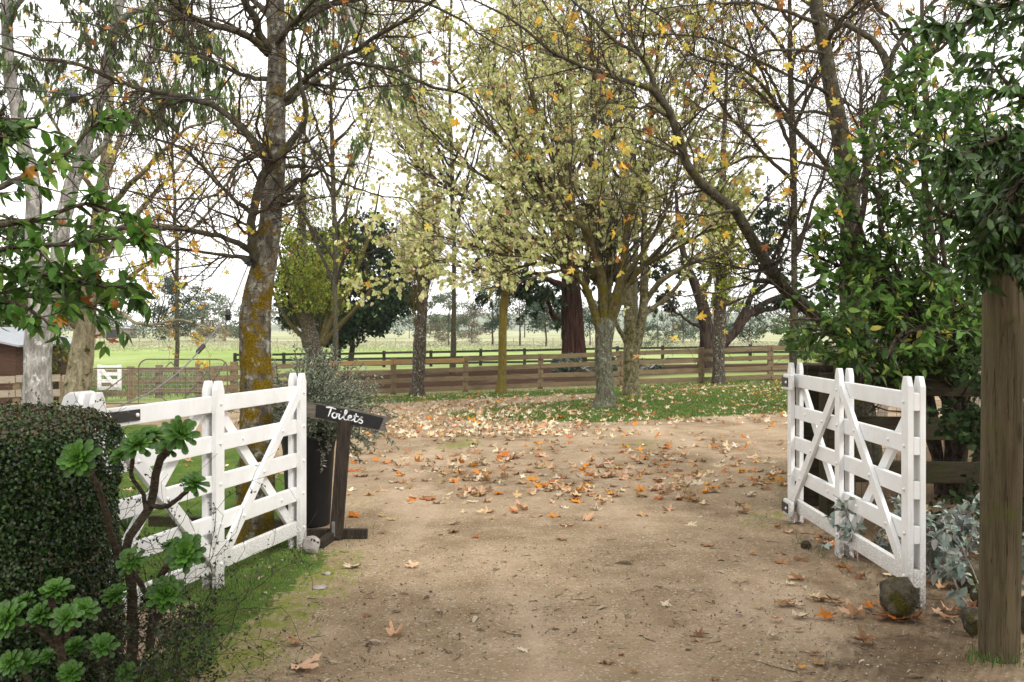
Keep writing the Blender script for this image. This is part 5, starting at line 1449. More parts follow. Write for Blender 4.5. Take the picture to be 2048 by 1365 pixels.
# --- tall green shrub behind the sleeper fence
dS = 8.9; bS = G(1890, 9.1)
limbsS = [guide(r, dS, None, 26, .012, 700 + k) for k, r in enumerate([
    [(1880, 990, 22), (1870, 860, 20), (1840, 720, 17, -.2), (1790, 600, 13, -.4), (1730, 480, 9, -.7), (1690, 380, 6, -.9), (1660, 330, 3, -1)],
    [(1900, 990, 24), (1900, 820, 22), (1890, 640, 18), (1860, 460, 13, -.2), (1840, 300, 9, -.3), (1830, 180, 6, -.3), (1840, 90, 3, -.3)],
    [(1920, 990, 24), (1930, 800, 20, .1), (1945, 600, 16, .1), (1960, 420, 12, .1), (1975, 240, 8, 0), (1990, 90, 4, 0)],
    [(1890, 990, 18), (1850, 850, 15, -.1), (1780, 740, 12, -.5), (1700, 670, 9, -.9), (1630, 640, 6, -1.3), (1575, 640, 3, -1.5)],
    [(1885, 990, 18), (1860, 800, 15, .2), (1800, 650, 12, 0), (1720, 560, 9, -.3), (1650, 520, 6, -.6), (1600, 500, 3, -.8)],
    [(1910, 990, 18), (1920, 850, 15, -.3), (1900, 720, 12, -.7), (1840, 660, 9, -1.1), (1790, 680, 7, -1.4), (1770, 720, 4, -1.6)],
    [(1905, 990, 16), (1880, 760, 13, -.3), (1800, 560, 10, -.6), (1760, 430, 7, -.8), (1760, 330, 4, -.9)],
    [(1930, 990, 18), (1990, 800, 15, .2), (2060, 620, 11, .3), (2110, 440, 7, .3)],
    [(1915, 990, 14), (1910, 700, 12, -.6), (1890, 520, 9, -1), (1880, 380, 6, -1.2), (1890, 250, 3, -1.2)],
    [(1880, 900, 14), (1800, 800, 10, .3), (1720, 760, 7, .2), (1670, 720, 5, .1), (1640, 690, 3, 0)],
    [(1700, 520, 14, -.7), (1728, 420, 12, -.6), (1733, 325, 11, -.5), (1728, 280, 9, -.5), (1722, 170, 7, -.4), (1718, 100, 6, -.4), (1730, 0, 4, -.3), (1735, -60, 3, -.3)],
])]
SHR = [(.055, .14, .026), (.10, .21, .036), (.026, .072, .016), (.18, .30, .055), (.38, .40, .07)]
def in_shrub(s):
    px = 1024 + F * s[:, -1, 0] / s[:, -1, 1]; py = HZ - F * (s[:, -1, 2] - CAM_H) / s[:, -1, 1]
    lim = np.interp(py, [-200, 60, 150, 300, 420, 560, 640, 730, 800], [1850, 1830, 1790, 1665, 1635, 1585, 1555, 1600, 1760])
    return (px > lim) & (py < np.interp(px, [1550, 1700, 1760, 1830, 1870, 2048], [735, 735, 785, 765, 728, 728]))
build_tree('green_shrub', 'tall loose green shrub leaning over the sleeper fence towards the drive', bS, limbsS[1], limbsS[:1] + limbsS[2:],
           ('bark_twig', 'bark_twig', 'bark_twig', 'leaf_green'),
           [dict(n=420, t0=.25, ang=(25, 65), ln=(.35, 1.1), up=.06, wig=.16, K=8, rs=.55, rmax=.009, rmin=.0028, S=5),
            dict(n=2200, t0=.2, ang=(25, 60), ln=(.12, .45), up=.05, wig=.18, K=6, rs=.6, rmax=.004, rmin=.0018, S=4)],
           [dict(n=7600, size=(.06, .115), tmpl=t_oval(.23, .14, .05), cols=SHR, w=[4, 3.4, 3, 1.3, .35], mix=(.55, .75), droop=.2, upn=.6, t0=.2, keep=in_shrub),
            dict(n=1600, lvl=1, size=(.07, .12), tmpl=t_oval(.23, .14, .05), cols=SHR, w=[4, 3.4, 3, 1.3, .35], mix=(.55, .75), droop=.2, upn=.6, t0=.45, keep=in_shrub)], cat='shrub', seed=71, trunkS=12, extra_parents=[limbsS[1]])
# --- dark glossy tree hanging in from the right, close to the pole
dP = 4.9; bP = np.array([3.35, 5.4, float(terr(3.35, 5.4))])
tkP = crom([[3.35, 5.4, -.1, .06], [3.3, 5.35, 1.0, .05], [3.2, 5.2, 2.0, .045], [3.1, 5.1, 2.8, .035], [3.0, 5.0, 3.6, .02], [2.95, 4.9, 4.4, .01]], 26, .015, 8)
limbsP = [guide(r, dP, None, 26, .01, 720 + k) for k, r in enumerate([
    [(2200, 330, 22, .1), (2100, 330, 17), (2030, 360, 13, -.1), (1970, 400, 10, -.2), (1900, 430, 7, -.3), (1850, 400, 4, -.3)],
    [(2200, 300, 22, .1), (2090, 270, 16, -.1), (2010, 280, 12, -.2), (1950, 300, 9, -.3), (1900, 330, 5, -.4)],
    [(2200, 380, 22, .1), (2110, 410, 17, -.2), (2040, 440, 12, -.3), (1990, 480, 9, -.4), (1960, 530, 5, -.4)],
    [(2200, 400, 20, .2), (2100, 460, 15), (2040, 500, 11, -.2), (1990, 520, 7, -.2), (1920, 470, 4, -.2)],
    [(2180, 60, 18), (2100, 20, 13, -.1), (2030, 10, 10, -.2), (1950, 30, 7, -.2), (1880, 70, 4, -.2)],
    [(2190, 200, 18, .1), (2120, 210, 14, -.2), (2060, 200, 10, -.3), (2010, 170, 7, -.3), (1980, 120, 4, -.3)],
    [(2200, 300, 18, -.1), (2090, 330, 14, -.4), (2030, 380, 10, -.5), (1995, 440, 7, -.5), (1975, 515, 4, -.5)],
    [(2200, 420, 18, -.1), (2110, 440, 13, -.4), (2060, 465, 9, -.5), (2030, 540, 5, -.5)],
    [(2200, 260, 18, -.1), (2110, 270, 13, -.4), (2060, 330, 9, -.5), (2020, 410, 6, -.5), (2010, 470, 4, -.5)],
    [(2190, 250, 18, .2), (2110, 330, 14, .3), (2040, 300, 10, .4), (1970, 340, 8, .4), (1910, 380, 5, .4)],
])]
DRK = [(.034, .088, .022), (.055, .13, .030), (.022, .055, .016), (.085, .18, .04)]
build_tree('dark_glossy_tree', 'dark wavy leaved evergreen hanging down beside the round timber pole', bP, tkP, limbsP,
           ('bark_limb', 'bark_twig', 'bark_twig', 'leaf_dark'),
           [dict(n=300, t0=.25, ang=(25, 65), ln=(.12, .42), up=-.02, wig=.16, K=6, rs=.6, rmax=.006, rmin=.0025, S=4)],
           [dict(n=2700, frac=.7, size=(.045, .10), tmpl=WAVY, cols=DRK, w=[4, 3, 3, 1.2], mix=(.55, .8), droop=.45, upn=.5, t0=.2),
            dict(n=500, lvl=0, size=(.065, .12), tmpl=WAVY, cols=DRK, w=[4, 3, 3, 1.2], mix=(.55, .8), droop=.4, upn=.5, t0=.35)], seed=72)

# --- woolly grey plant along the fence
def woolly(base, n, spread, hgt, nleaf, lsz, label, seed, bias=(0, 0, 0)):
    rg = np.random.default_rng(seed)
    t = thing('grey_leaved_plant', base, label, 'plant')
    pts = np.zeros((n, 9, 3)); pts[:, 0] = base + rg.normal(0, 1, (n, 3)) * np.array([spread * .35, spread * .35, 0])
    d = nrm(rg.normal(0, .55, (n, 3)) + np.array([0, 0, 1.0]) + np.array(bias)); le = rg.uniform(.45, 1, n) * hgt
    for k in range(1, 9):
        pts[:, k] = pts[:, k - 1] + d * (le / 8)[:, None]; d = nrm(d + rg.normal(0, .2, (n, 3)) + [0, 0, -.02])
    s2, r2 = spawn(pts, np.full((n, 9), .004), n * 3, .3, 1, (30, 70), (.06, .2), .15, .2, 5, .7, .004, .0018, rg=rg)
    g = Geo(); tubes(g, pts, np.repeat(np.linspace(.005, .0025, 9)[None], n, 0), 5); tubes(g, s2, r2, 4)
    g.obj('stem', M['leaf_grey'] if False else M['bark_gum'], t, off=base)
    g = Geo()
    cg = [(.20, .24, .21), (.27, .31, .275), (.15, .19, .16), (.34, .37, .33)]
    leafset(g, s2, nleaf, lsz, t_oval(.27, .2, .10), cg, None, (.4, .85), .15, .55, .3, 1, rg, .14)
    leafset(g, pts, nleaf // 3, lsz, t_oval(.27, .2, .10), cg, None, (.3, .9), .3, .55, .25, 1, rg, .14)
    g.obj('foliage', M['leaf_grey'], t, off=base)
b = at(1915, 1150)
woolly(b + [0, .25, 0], 34, .62, .62, 900, (.04, .075), 'large woolly grey leaved bush behind the gate by the pole', 81)
b = np.array([2.62, 5.15, float(terr(2.62, 5.15))])
woolly(b, 14, .45, .65, 330, (.04, .075), 'woolly grey leaved plant growing behind the round timber pole', 83)
woolly(np.array([2.55, 6.75, .03]), 9, .3, .42, 170, (.04, .08), 'sprawling grey leaved plant poking through the lower gate rails', 84, (-.9, -.35, -.35))

# --- giant red brown trunk and dark many limbed trunk in the yard
NEEDLE = [(.018, .035, .016), (.03, .05, .022), (.012, .024, .013), (.05, .065, .03)]
bk = G(1145, 44); by = HZ + (CAM_H - bk[2]) / 44 * F
tkk = guide([(1148, by + 4, 62), (1147, 700, 50), (1145, 650, 45), (1143, 600, 40), (1140, 560, 36), (1132, 480, 32), (1128, 380, 28), (1124, 250, 26), (1122, 120, 10)], 44, None, 40, .02, 91)
limbsK = [guide([(q[0], q[1], q[2] * .7) + tuple(q[3:]) for q in r], 44, None, 26, .06, 910 + k) for k, r in enumerate([
    [(1120, 645, 20), (1104, 632, 14), (1098, 610, 11, -.5), (1096, 570, 7, -1)], [(1130, 575, 26), (1100, 560, 16, -1), (1060, 545, 10, -1.5), (1010, 560, 5, -2)],
    [(1130, 500, 22), (1080, 490, 14, .8), (1030, 480, 9, 1.4), (970, 520, 5, 2)], [(1140, 540, 22), (1180, 520, 14, -.8), (1230, 520, 8, -1.5), (1270, 550, 4, -2)],
    [(1128, 420, 20), (1090, 390, 13, 1), (1050, 400, 8, 2), (1010, 430, 4, 2)], [(1128, 440, 18), (1170, 410, 12, 1), (1210, 430, 7, 2), (1240, 470, 4, 2)]])]
build_tree('redwood_tree', 'massive red brown fibrous trunk with dark drooping foliage in the yard', bk, tkk, limbsK, ('bark_red', 'bark_red', 'bark_black', 'leaf_far'),
           [dict(n=120, t0=.2, ang=(25, 70), ln=(.8, 2.2), up=-.08, wig=.16, K=8, rs=.4, rmax=.03, rmin=.008, S=4, grav=.06),
            dict(n=420, ang=(25, 65), ln=(.4, 1.2), up=-.1, wig=.2, K=6, rs=.5, rmax=.01, rmin=.006, S=3, grav=.1)],
           [dict(n=6500, size=(.14, .32), tmpl=t_small(.22), cols=NEEDLE, w=None, mix=(.5, .7), droop=.5, upn=.2)], seed=91)
bk = G(1412, 44); by = HZ + (CAM_H - bk[2]) / 44 * F
tkk = guide([(1414, by + 4, 40), (1414, 700, 30), (1411, 650, 27), (1404, 610, 23), (1390, 570, 19), (1374, 530, 15), (1360, 470, 11), (1352, 380, 6)], 44, None, 36, .02, 92)
limbsK = [guide([(q[0], q[1], q[2] * .68) + tuple(q[3:]) for q in r], 44, None, 26, .05, 930 + k) for k, r in enumerate([
    [(1436, 700, 36), (1462, 670, 28), (1488, 640, 24), (1510, 622, 21), (1545, 600, 17), (1590, 585, 12), (1650, 560, 6)],
    [(1470, 655, 24), (1490, 622, 20), (1500, 595, 16), (1540, 560, 12), (1560, 500, 7), (1580, 430, 4)],
    [(1500, 630, 16), (1540, 618, 13), (1580, 612, 10), (1640, 630, 5)],
    [(1402, 655, 14), (1385, 648, 10), (1360, 632, 8), (1340, 605, 6), (1330, 590, 3)],
    [(1400, 600, 20), (1420, 560, 15, .6), (1430, 510, 11, 1), (1440, 440, 6, 1)],
    [(1385, 560, 16), (1350, 545, 10, -.8), (1310, 530, 6, -1.4)],
    [(1500, 600, 14), (1520, 540, 10, .8), (1530, 470, 7, 1.4), (1535, 380, 4, 1.8)]])]
build_tree('cypress_tree', 'dark trunk with long low spreading limbs beyond the paddock rails', bk, tkk, limbsK, ('bark_black', 'bark_black', 'bark_black', 'leaf_far'),
           [dict(n=110, t0=.35, ang=(25, 70), ln=(.7, 1.8), up=-.04, wig=.16, K=8, rs=.4, rmax=.03, rmin=.008, S=4, grav=.05),
            dict(n=420, ang=(25, 65), ln=(.4, 1.1), up=-.1, wig=.2, K=6, rs=.5, rmax=.01, rmin=.006, S=3, grav=.1)],
           [dict(n=5600, size=(.14, .30), tmpl=t_small(.22), cols=NEEDLE, w=None, mix=(.5, .7), droop=.5, upn=.2, keep=lambda s: s[:, -1, 2] > 2.4)], seed=92)

# --- cut branches lying in the yard
bb = G(1185, 40)
t = thing('brush_pile', bb, 'heap of cut branches with grey green leaves lying by the red brown trunk', 'branches')
n = 46; pts = np.zeros((n, 8, 3))
pts[:, 0] = bb + np.stack([rng.uniform(-1.2, 2.4, n), rng.uniform(-.6, .9, n), rng.uniform(.05, .45, n)], 1)
d = nrm(rng.normal(0, 1, (n, 3)) * np.array([1, .6, .22]) + [.2, 0, .08]); le = rng.uniform(.6, 1.7, n)
for k in range(1, 8):
    pts[:, k] = pts[:, k - 1] + d * (le / 7)[:, None]; d = nrm(d + rng.normal(0, .12, (n, 3)) + [0, 0, -.02])
g = Geo(); tubes(g, pts, np.repeat(np.linspace(.028, .008, 8)[None], n, 0), 5); g.obj('branch_heap', M['bark_gum'], t, off=bb)
g = Geo(); leafset(g, pts[:30], 2200, (.14, .26), t_small(.2), [(.085, .12, .085), (.12, .16, .12), (.06, .09, .06)], None, (.4, .8), .1, .4); g.obj('foliage', M['leaf_far'], t, off=bb)

# --- far trees: a crown of leaf clumps round a branching trunk
def cloud_tree(name, label, b_, hgt, wid, seed, cols, csz, nleaf, clumps=26, low=.18, trunk=.05, mat='leaf_far', bark='bark_black', shape='round', flat=.0, ntr=1, cat='tree', group=None, leaf=None):
    rg = np.random.default_rng(seed)
    t = thing(name, b_, label, cat, group)
    g = Geo()
    for q in range(ntr):
        x0 = (q - (ntr - 1) / 2) * wid * .08
        c = crom([[b_[0] + x0, b_[1], b_[2] - .2, trunk * hgt * .75], [b_[0] + x0 * 1.3, b_[1], b_[2] + hgt * .2, trunk * hgt * .5], [b_[0] + x0 * 2 + rg.normal(0, .02) * hgt, b_[1], b_[2] + hgt * .55, trunk * hgt * .3], [b_[0] + x0 * 2.6, b_[1], b_[2] + hgt * .9, trunk * hgt * .06]], 16, hgt * .008, seed)
        tubes(g, c[:, :3], c[:, 3], 10, .06, seed)
    cen, csize = [], []
    for k in range(clumps):
        for _ in range(50):
            if shape == 'cone':
                h = low + (1 - low) * rg.uniform(0, 1) ** 1.35
                r = (1 - h) / (1 - low) * .5 * rg.uniform(.35, 1.0) ** .5
                a = rg.uniform(0, 6.28); p = np.array([math.cos(a) * r * wid, math.sin(a) * r * wid, h * hgt]); break
            q = rg.uniform(-1, 1, 3)
            rr = np.linalg.norm(q)
            if .45 < rr < 1 and not (flat and q[2] < -flat):
                p = np.array([q[0] * wid * .43, q[1] * wid * .43, hgt * (low + (1 - low) * (q[2] + 1) / 2 * .93)]); break
        cen.append(p); csize.append(csz * rg.uniform(.6, 1.25) * (1 if shape != 'cone' else (1.25 - p[2] / hgt)))
    cen, csize = np.array(cen) + b_, np.array(csize)
    for k in range(min(clumps, 22)):
        h0 = b_[2] + hgt * rg.uniform(.25, .6)
        st = np.array([b_[0], b_[1], h0]); en = cen[k]
        md = (st + en) / 2 + np.array([0, 0, -.03 * hgt])
        c = crom([[*st, trunk * hgt * .2], [*md, trunk * hgt * .12], [*en, trunk * hgt * .03]], 8, hgt * .006, seed + k)
        tubes(g, c[:, :3], c[:, 3], 5)
    g.obj('trunk', M[bark], t, off=b_)
    i = rg.integers(0, clumps, nleaf)
    o_ = nrm(rg.normal(0, 1, (nleaf, 3))) * (rg.uniform(.25, 1, (nleaf, 1)) ** .5)
    pos = cen[i] + o_ * csize[i][:, None] * np.array([1, 1, .62])
    ax = nrm(rg.normal(0, 1, (nleaf, 3)) + o_ * .6 + [0, 0, -.35]); nn = o_ + rg.normal(0, .5, (nleaf, 3)) + [0, 0, .4]
    cc = palette(nleaf, cols, None, .16, rg) * rg.uniform(.75, 1.2, clumps)[i][:, None]
    g = Geo(); ls = leaf or csz * .22
    leaves(g, pos, ax, nn, rg.uniform(.6, 1.3, nleaf) * ls, t_small(.38), cc); g.obj('crown', M[mat], t, off=b_)
    return t
DKG = [(.020, .038, .018), (.030, .055, .024), (.014, .027, .014), (.045, .07, .03)]
cloud_tree('evergreen_tree', 'large round dark evergreen with twin trunks across the yard', G(688, 66), 10.2, 10.0, 101, DKG, 1.25, 24000, 80, .085, .028, flat=.80, ntr=2, leaf=.30)
GREY = [(.10, .125, .075), (.14, .16, .11), (.075, .10, .06)]
PINE = [(.045, .075, .045), (.065, .095, .06), (.03, .055, .035)]
BRN = [(.15, .12, .085), (.19, .16, .12), (.11, .10, .07)]
far = [
    ('conifer_tree', 'dark bushy conifer mass beside the far shed', 350, 195, 12.2, 11.5, 'round', PINE, 1.9, 4200, .02),
    ('field_tree', 'dull green far tree overlapping the bushy conifer', 405, 190, 10, 8, 'round', GREY, 1.6, 2600, .04),
    ('field_tree', 'grey green far tree just left of the lichen trunk', 450, 185, 9.2, 9, 'round', GREY, 1.5, 2600, .04),
    ('field_tree', 'tall gum crown rising behind the far shed roof', 225, 300, 15, 19, 'round', GREY, 2.6, 3600, .12),
    ('field_tree', 'small golden shrub in front of the bushy conifer', 338, 170, 4.4, 4, 'round', [(.24, .20, .09), (.18, .17, .08)], .8, 1500, .05),
    ('field_tree', 'low golden brown shrub near the lichen trunk', 428, 165, 4.4, 6, 'round', [(.26, .20, .11), (.2, .16, .1)], .9, 1600, .05),
    ('field_tree', 'pale grey willow between two pollarded trunks', 897, 130, 6.6, 6.6, 'round', GREY, 1.1, 3600, .08),
    ('field_tree', 'brownish leafless thicket beside the pale willow', 943, 150, 4.9, 6.5, 'round', BRN, 1.0, 2600, .05),
    ('cedar_tree', 'dark flat layered far conifer left of the golden trunk', 985, 135, 8.2, 6, 'round', PINE, 1.0, 3800, .24),
    ('cedar_tree', 'dark layered far conifer right of the golden trunk', 1040, 128, 7.8, 7, 'round', PINE, 1.1, 3800, .22),
    ('cedar_tree', 'dark layered far conifer touching the red brown trunk', 1092, 124, 7.4, 7, 'round', PINE, 1.1, 3800, .22),
    ('cedar_tree', 'layered far conifer between red brown trunk and grey trunk', 1180, 130, 6, 6, 'round', PINE, 1.0, 2600, .2),
    ('conifer_tree', 'pointed blue green far conifer standing alone in the dry field', 1315, 112, 4.1, 3.7, 'cone', PINE, .55, 2600, .04),
    ('conifer_tree', 'far conifer next to the mottled trunk on the dry field edge', 1283, 125, 4.6, 3.6, 'cone', PINE, .55, 2200, .03),
    ('conifer_tree', 'first of three small pines beside the dark many limbed trunk', 1345, 165, 5.0, 3.6, 'cone', PINE, .7, 1700, .1),
    ('conifer_tree', 'middle of three small pines beside the dark many limbed trunk', 1366, 160, 5.6, 4.2, 'cone', PINE, .7, 1900, .1),
    ('conifer_tree', 'small pine half hidden by the dark many limbed trunk', 1390, 168, 5.4, 4.0, 'cone', PINE, .7, 1700, .1),
    ('field_tree', 'low round olive shrub beyond the rails near the green shrub', 1575, 95, 3.6, 7.5, 'round', [(.07, .09, .035), (.10, .12, .05), (.05, .07, .03)], .8, 4200, .02),
    ('field_tree', 'pale bare shrub in front of the layered conifers', 870, 118, 3.2, 4, 'round', BRN, .7, 1500, .05),
    ('field_tree', 'dark far shrub under the limb of the many limbed trunk', 1500, 140, 5.5, 8, 'round', PINE, 1.2, 2600, .05),
    ('field_tree', 'far tree behind the dark sleepers on the right', 1800, 70, 8, 8, 'round', GREY, 1.3, 3200, .1),
    ('field_tree', 'far grey tree partly behind the left trunk pair', 120, 150, 11, 12, 'round', GREY, 1.8, 2600, .1),
    ('field_tree', 'dark green tree crown over the brown weatherboard shed', -10, 40, 7.5, 5.5, 'round', [(.05, .08, .03), (.07, .11, .04)], .9, 4200, .2),
    ('field_tree', 'bush growing against the brown weatherboard shed', 118, 33, 2.6, 1.6, 'round', [(.06, .10, .03), (.09, .13, .04), (.2, .12, .03)], .42, 1800, .05),
    ('field_tree', 'grey far trees beyond the yard left of the dark evergreen', 500, 175, 8, 10, 'round', GREY, 1.5, 2200, .05),
    ('field_tree', 'dark bush growing low behind the pole on the right', 2045, 7.0, 1.5, 1.3, 'round', [(.02, .035, .014), (.03, .05, .018)], .28, 2200, .0),
]
for k, (nm, lab, px, d_, hg, wd, shp, cols, cs, nl, low) in enumerate(far):
    cloud_tree(nm, lab, G(px, d_), hg * (1.12 if d_ > 60 else 1), wd * (1.12 if d_ > 60 else 1), 200 + k, cols, cs, nl, 22 if shp == 'round' else 34, low, .022 if d_ > 90 else .03, shape=shp, bark='bark_black' if cols is PINE else 'bark_twig')
for k in range(22):
    px = -150 + k * 108 + rng.uniform(-30, 30); d_ = rng.uniform(205, 270)
    cloud_tree('field_tree', 'grey green tree standing in the hazy far tree line', G(px, d_), rng.uniform(7, 13.5), rng.uniform(13, 22), 300 + k, [GREY, PINE, GREY, BRN][k % 4], 2.1, 1500, 18, .03, .02, bark='bark_twig', group='trees of the far tree line')
# thin post and wire fence far across the field
w0, w1 = G(200, 112), G(1500, 112)
t = thing('wire_fence', w0, 'thin post and wire fence along the far edge of the green field', 'fence')
for k in range(34):
    p = w0 + (w1 - w0) * k / 33
    g = Geo(); box(g, p[0] - .05, p[0] + .05, p[1] - .05, p[1] + .05, p[2] - .1, p[2] + 1.15); g.obj('post', M['rail_grey'], t, off=w0, smooth=False)
for z in (.35, .75, 1.1):
    g = Geo(); tubes(g, np.array([w0 + [0, 0, z], (w0 + w1) / 2 + [0, 0, z], w1 + [0, 0, z]]), np.full(3, .012), 4); g.obj('wire', M['steel'], t, off=w0)

# --- sheds
def shed(name, b_, w, d_, h, rise, wallm, roofm, label, openings=(), rz=0):
    t = thing(name, b_, label, 'shed', None, rz)
    g = Geo(); prism(g, [(0, 0), (w, 0), (w, h), (w / 2, h + rise), (0, h)], 0, d_); g.obj('wall', wallm, t, smooth=False)
    for s in (0, 1):
        g = Geo(); a0, a1 = ((-.25, h - rise * .5 / (w / 2)), (w / 2, h + rise + .03)) if s == 0 else ((w + .25, h - rise * .5 / (w / 2)), (w / 2, h + rise + .03))
        beam(g, ((a0[0] + a1[0]) / 2, -.3, (a0[1] + a1[1]) / 2 + .05), ((a0[0] + a1[0]) / 2, d_ + .3, (a0[1] + a1[1]) / 2 + .05), .06, math.hypot(a1[0] - a0[0], a1[1] - a0[1]), up=nrm((-(a1[1] - a0[1]) * (1 if s == 0 else -1), 0, abs(a1[0] - a0[0]))))
        g.obj('roof', roofm, t, smooth=False)
    for x0, x1, z0, z1 in openings:
        g = Geo(); box(g, x0, x1, -.04, -.005, z0, z1); g.obj('doorway', M['iron'], t, smooth=False)
    return t
tin = plain('grey_tin_roof', (.30, .32, .35), .5, .4, .3, .2, 3, .1)
boards = wood_mat('weatherboard', (.045, .026, .018), (.085, .05, .034), .4, 0, scale=(.6, 2, 9))
paleb = wood_mat('pale_upright_boards', (.20, .165, .14), (.30, .26, .22), .4, 0, scale=(2.2, 2.2, .5))
dk = plain('dark_cladding', (.035, .038, .045), .6, .3, .0, .3, 3, .1)
b_ = G(182, 235); shed('farm_shed', b_, 7.6, 8, 2.4, .55, paleb, tin, 'small far shed with pale upright boards and a grey tin roof', [(3.6, 6.9, .1, 2.1)])
b_ = G(-290, 31); shed('weatherboard_shed', b_, 5.0, 5, 2.0, .45, boards, tin, 'brown weatherboard shed half hidden by the pale gum trunk', [(3.2, 4.1, .05, 1.9)])
b_ = G(1770, 52); shed('long_shed', b_, 12, 7, 2.0, .5, dk, dk, 'long low dark shed glimpsed through the shrub beside the pole', [(2, 4, .1, 1.7)])

# ------------------------------------------------------------------ festoon lights
glass, nt, out = mat_new('clear_glass')
nt.links.new(nd(nt, 'ShaderNodeBsdfPrincipled', {'Base Color': (1, 1, 1, 1), 'Roughness': .02, 'Transmission Weight': 1.0, 'IOR': 1.3}).outputs[0], out.inputs['Surface'])
def festoon(name, rows, wid_mm, label, sockets, mat, lamps=True):
    c = crom([[*P(r[0], r[1], r[2]), wid_mm / 2000] for r in rows], 40)
    base = c[0, :3].copy()
    t = thing(name, base, label, 'string lights')
    g = Geo(); tubes(g, c[:, :3], c[:, 3], 8); g.obj('cord', mat, t, off=base)
    for px, py, d_, ax, glassy in sockets:
        p = P(px, py, d_)
        g = Geo(); lathe(g, [(.001, .022), (.016, .022), (.019, .014), (.019, -.01), (.024, -.012), (.024, -.02), (.017, -.022), (.0165, -.052), (.001, -.052)], 16)
        s = g.obj('lamp_socket', M['rubber'], t); s.location = Vector(p - base)
        s.rotation_mode = 'QUATERNION'; s.rotation_quaternion = Vector(ax).to_track_quat('-Z', 'Y')
        if glassy:
            g = Geo(); lathe(g, [(.013, -.0525), (.014, -.06), (.0205, -.076), (.0225, -.09), (.019, -.104), (.011, -.112), (.0005, -.114)], 16); g.obj('bulb', glass, s)
    return t, base
festoon('festoon_lights', [(-120, 160, 5.2), (0, 174, 5.6), (150, 189, 6.0), (300, 196, 6.5), (420, 198, 6.9), (550, 190, 7.25), (575, 188, 7.4)], 8, 'dark festoon cord with clear bulbs strung across to the lichen tree',
        [(145, 190, 5.98, (.25, 0, -1), True), (548, 192, 7.2, (.05, 0, -1), True)], M['rubber'])
t, base = festoon('festoon_lights', [(500, 520, 7.15), (480, 570, 7.0), (455, 628, 6.8), (428, 665, 6.6), (400, 700, 6.4), (360, 742, 6.1), (300, 785, 5.8), (240, 812, 5.5), (208, 822, 5.28)], 9, 'slack grey festoon cable running from the lichen tree down to the white post',
                  [(456, 626, 6.78, (.1, -.1, -1), False), (497, 527, 7.12, (-.5, -.2, .5), False)], M['cord_grey'])
c0, c1 = P(408, 691, 6.44), P(395, 705, 6.38)
g = Geo(); beam(g, c0, c1, .026, .026, up=(0, 1, 0)); g.obj('connector', M['rubber'], t, off=base, smooth=False, bevel=.004)

# ------------------------------------------------------------------ fallen leaves
DEAD = {'tan': [(.46, .29, .15), (.58, .41, .25), (.34, .20, .10)], 'orange': [(.55, .19, .02), (.64, .28, .03), (.44, .12, .015)], 'brown': [(.20, .10, .05), (.28, .15, .08)], 'pale': [(.66, .56, .40), (.58, .48, .34)]}
def dead_mesh(kind, k):
    v, tt = t_plane(40 + k, (.08, .15, .2, .26, .18, .12)[k % 6])
    rg = np.random.default_rng(900 + k)
    v = v.copy(); v[:, 0] -= .4
    roll = (.12, .4, .65, 1.1, .5, .3)[k % 6]
    v[:, 2] += roll * v[:, 1] ** 2 * (1 if k % 2 else .4) + .15 * v[:, 0] ** 2 * rg.uniform(-1, 1.5)
    v[:, 2] += .05 * np.sin(v[:, 0] * 17 + k) * np.cos(v[:, 1] * 13 + 2 * k) + rg.normal(0, .018, len(v))
    v[:, 1] *= rg.uniform(.7, 1.0)
    v[:, 2] -= np.percentile(v[:, 2], 12)
    g = Geo()
    c = palette(1, DEAD[kind], None, .1, rg)
    cc = np.repeat(c, len(v), 0) * rg.normal(1, .07, (len(v), 1))
    g.add(v, t=tt, c=np.clip(cc, .01, 1))
    n = len(v); ci = np.argmin(np.abs(v[:, 0] + .40) + np.abs(v[:, 1]))
    tubes(g, np.array([[-.36, 0, v[ci, 2]], [-.55, .04, v[ci, 2] + .03], [-.75, .12, v[ci, 2] + .02]]), np.array([.012, .01, .008]), 4, col=c[0] * .7)
    me = g.mesh('fallen_leaf'); me.materials.append(M['dead_leaf'])
    return me
DM = {k: [dead_mesh(k, 6 * n + q) for q in range(6)] for n, k in enumerate(DEAD)}
cand = []   # px, py, size m, kind
def sc(n, fx, fy, kinds, w, size):
    for _ in range(n):
        cand.append((fx(), fy(), rng.uniform(*size), rng.choice(kinds, p=np.array(w) / sum(w))))
U = rng.uniform
KD = ['tan', 'orange', 'brown', 'pale']
big = [(600, 1338, .20, 'tan'), (790, 1270, .13, 'tan'), (1735, 1285, .16, 'brown'), (1716, 1232, .18, 'tan'), (1760, 1235, .16, 'brown'), (712, 1135, .17, 'pale'), (1048, 1022, .20, 'tan'), (1030, 1026, .14, 'orange'),
       (826, 1135, .12, 'tan'), (860, 1003, .14, 'orange'), (890, 1000, .10, 'tan'), (710, 945, .2, 'orange'), (730, 955, .18, 'tan'), (1245, 905, .18, 'orange'), (1085, 900, .17, 'orange'), (960, 985, .18, 'tan'), (1150, 1000, .15, 'orange'),
       (1470, 945, .14, 'orange'), (1420, 1092, .13, 'tan'), (1380, 1052, .13, 'pale'), (1475, 1010, .14, 'tan'), (1165, 985, .14, 'tan'), (1640, 1330, .11, 'tan'), (1215, 1330, .09, 'brown'), (1330, 1210, .08, 'pale'), (1125, 1080, .11, 'tan'),
       (595, 1285, .11, 'tan'), (845, 1000, .15, 'orange'), (1580, 1210, .09, 'tan'), (1820, 1240, .18, 'brown'), (1780, 1232, .13, 'tan'), (1925, 1225, .16, 'brown'), (640, 905, .1, 'orange'), (905, 1050, .13, 'pale')]
cand += big
cxs = [(rng.uniform(720, 1540), rng.normal(935, 42)) for _ in range(34)]
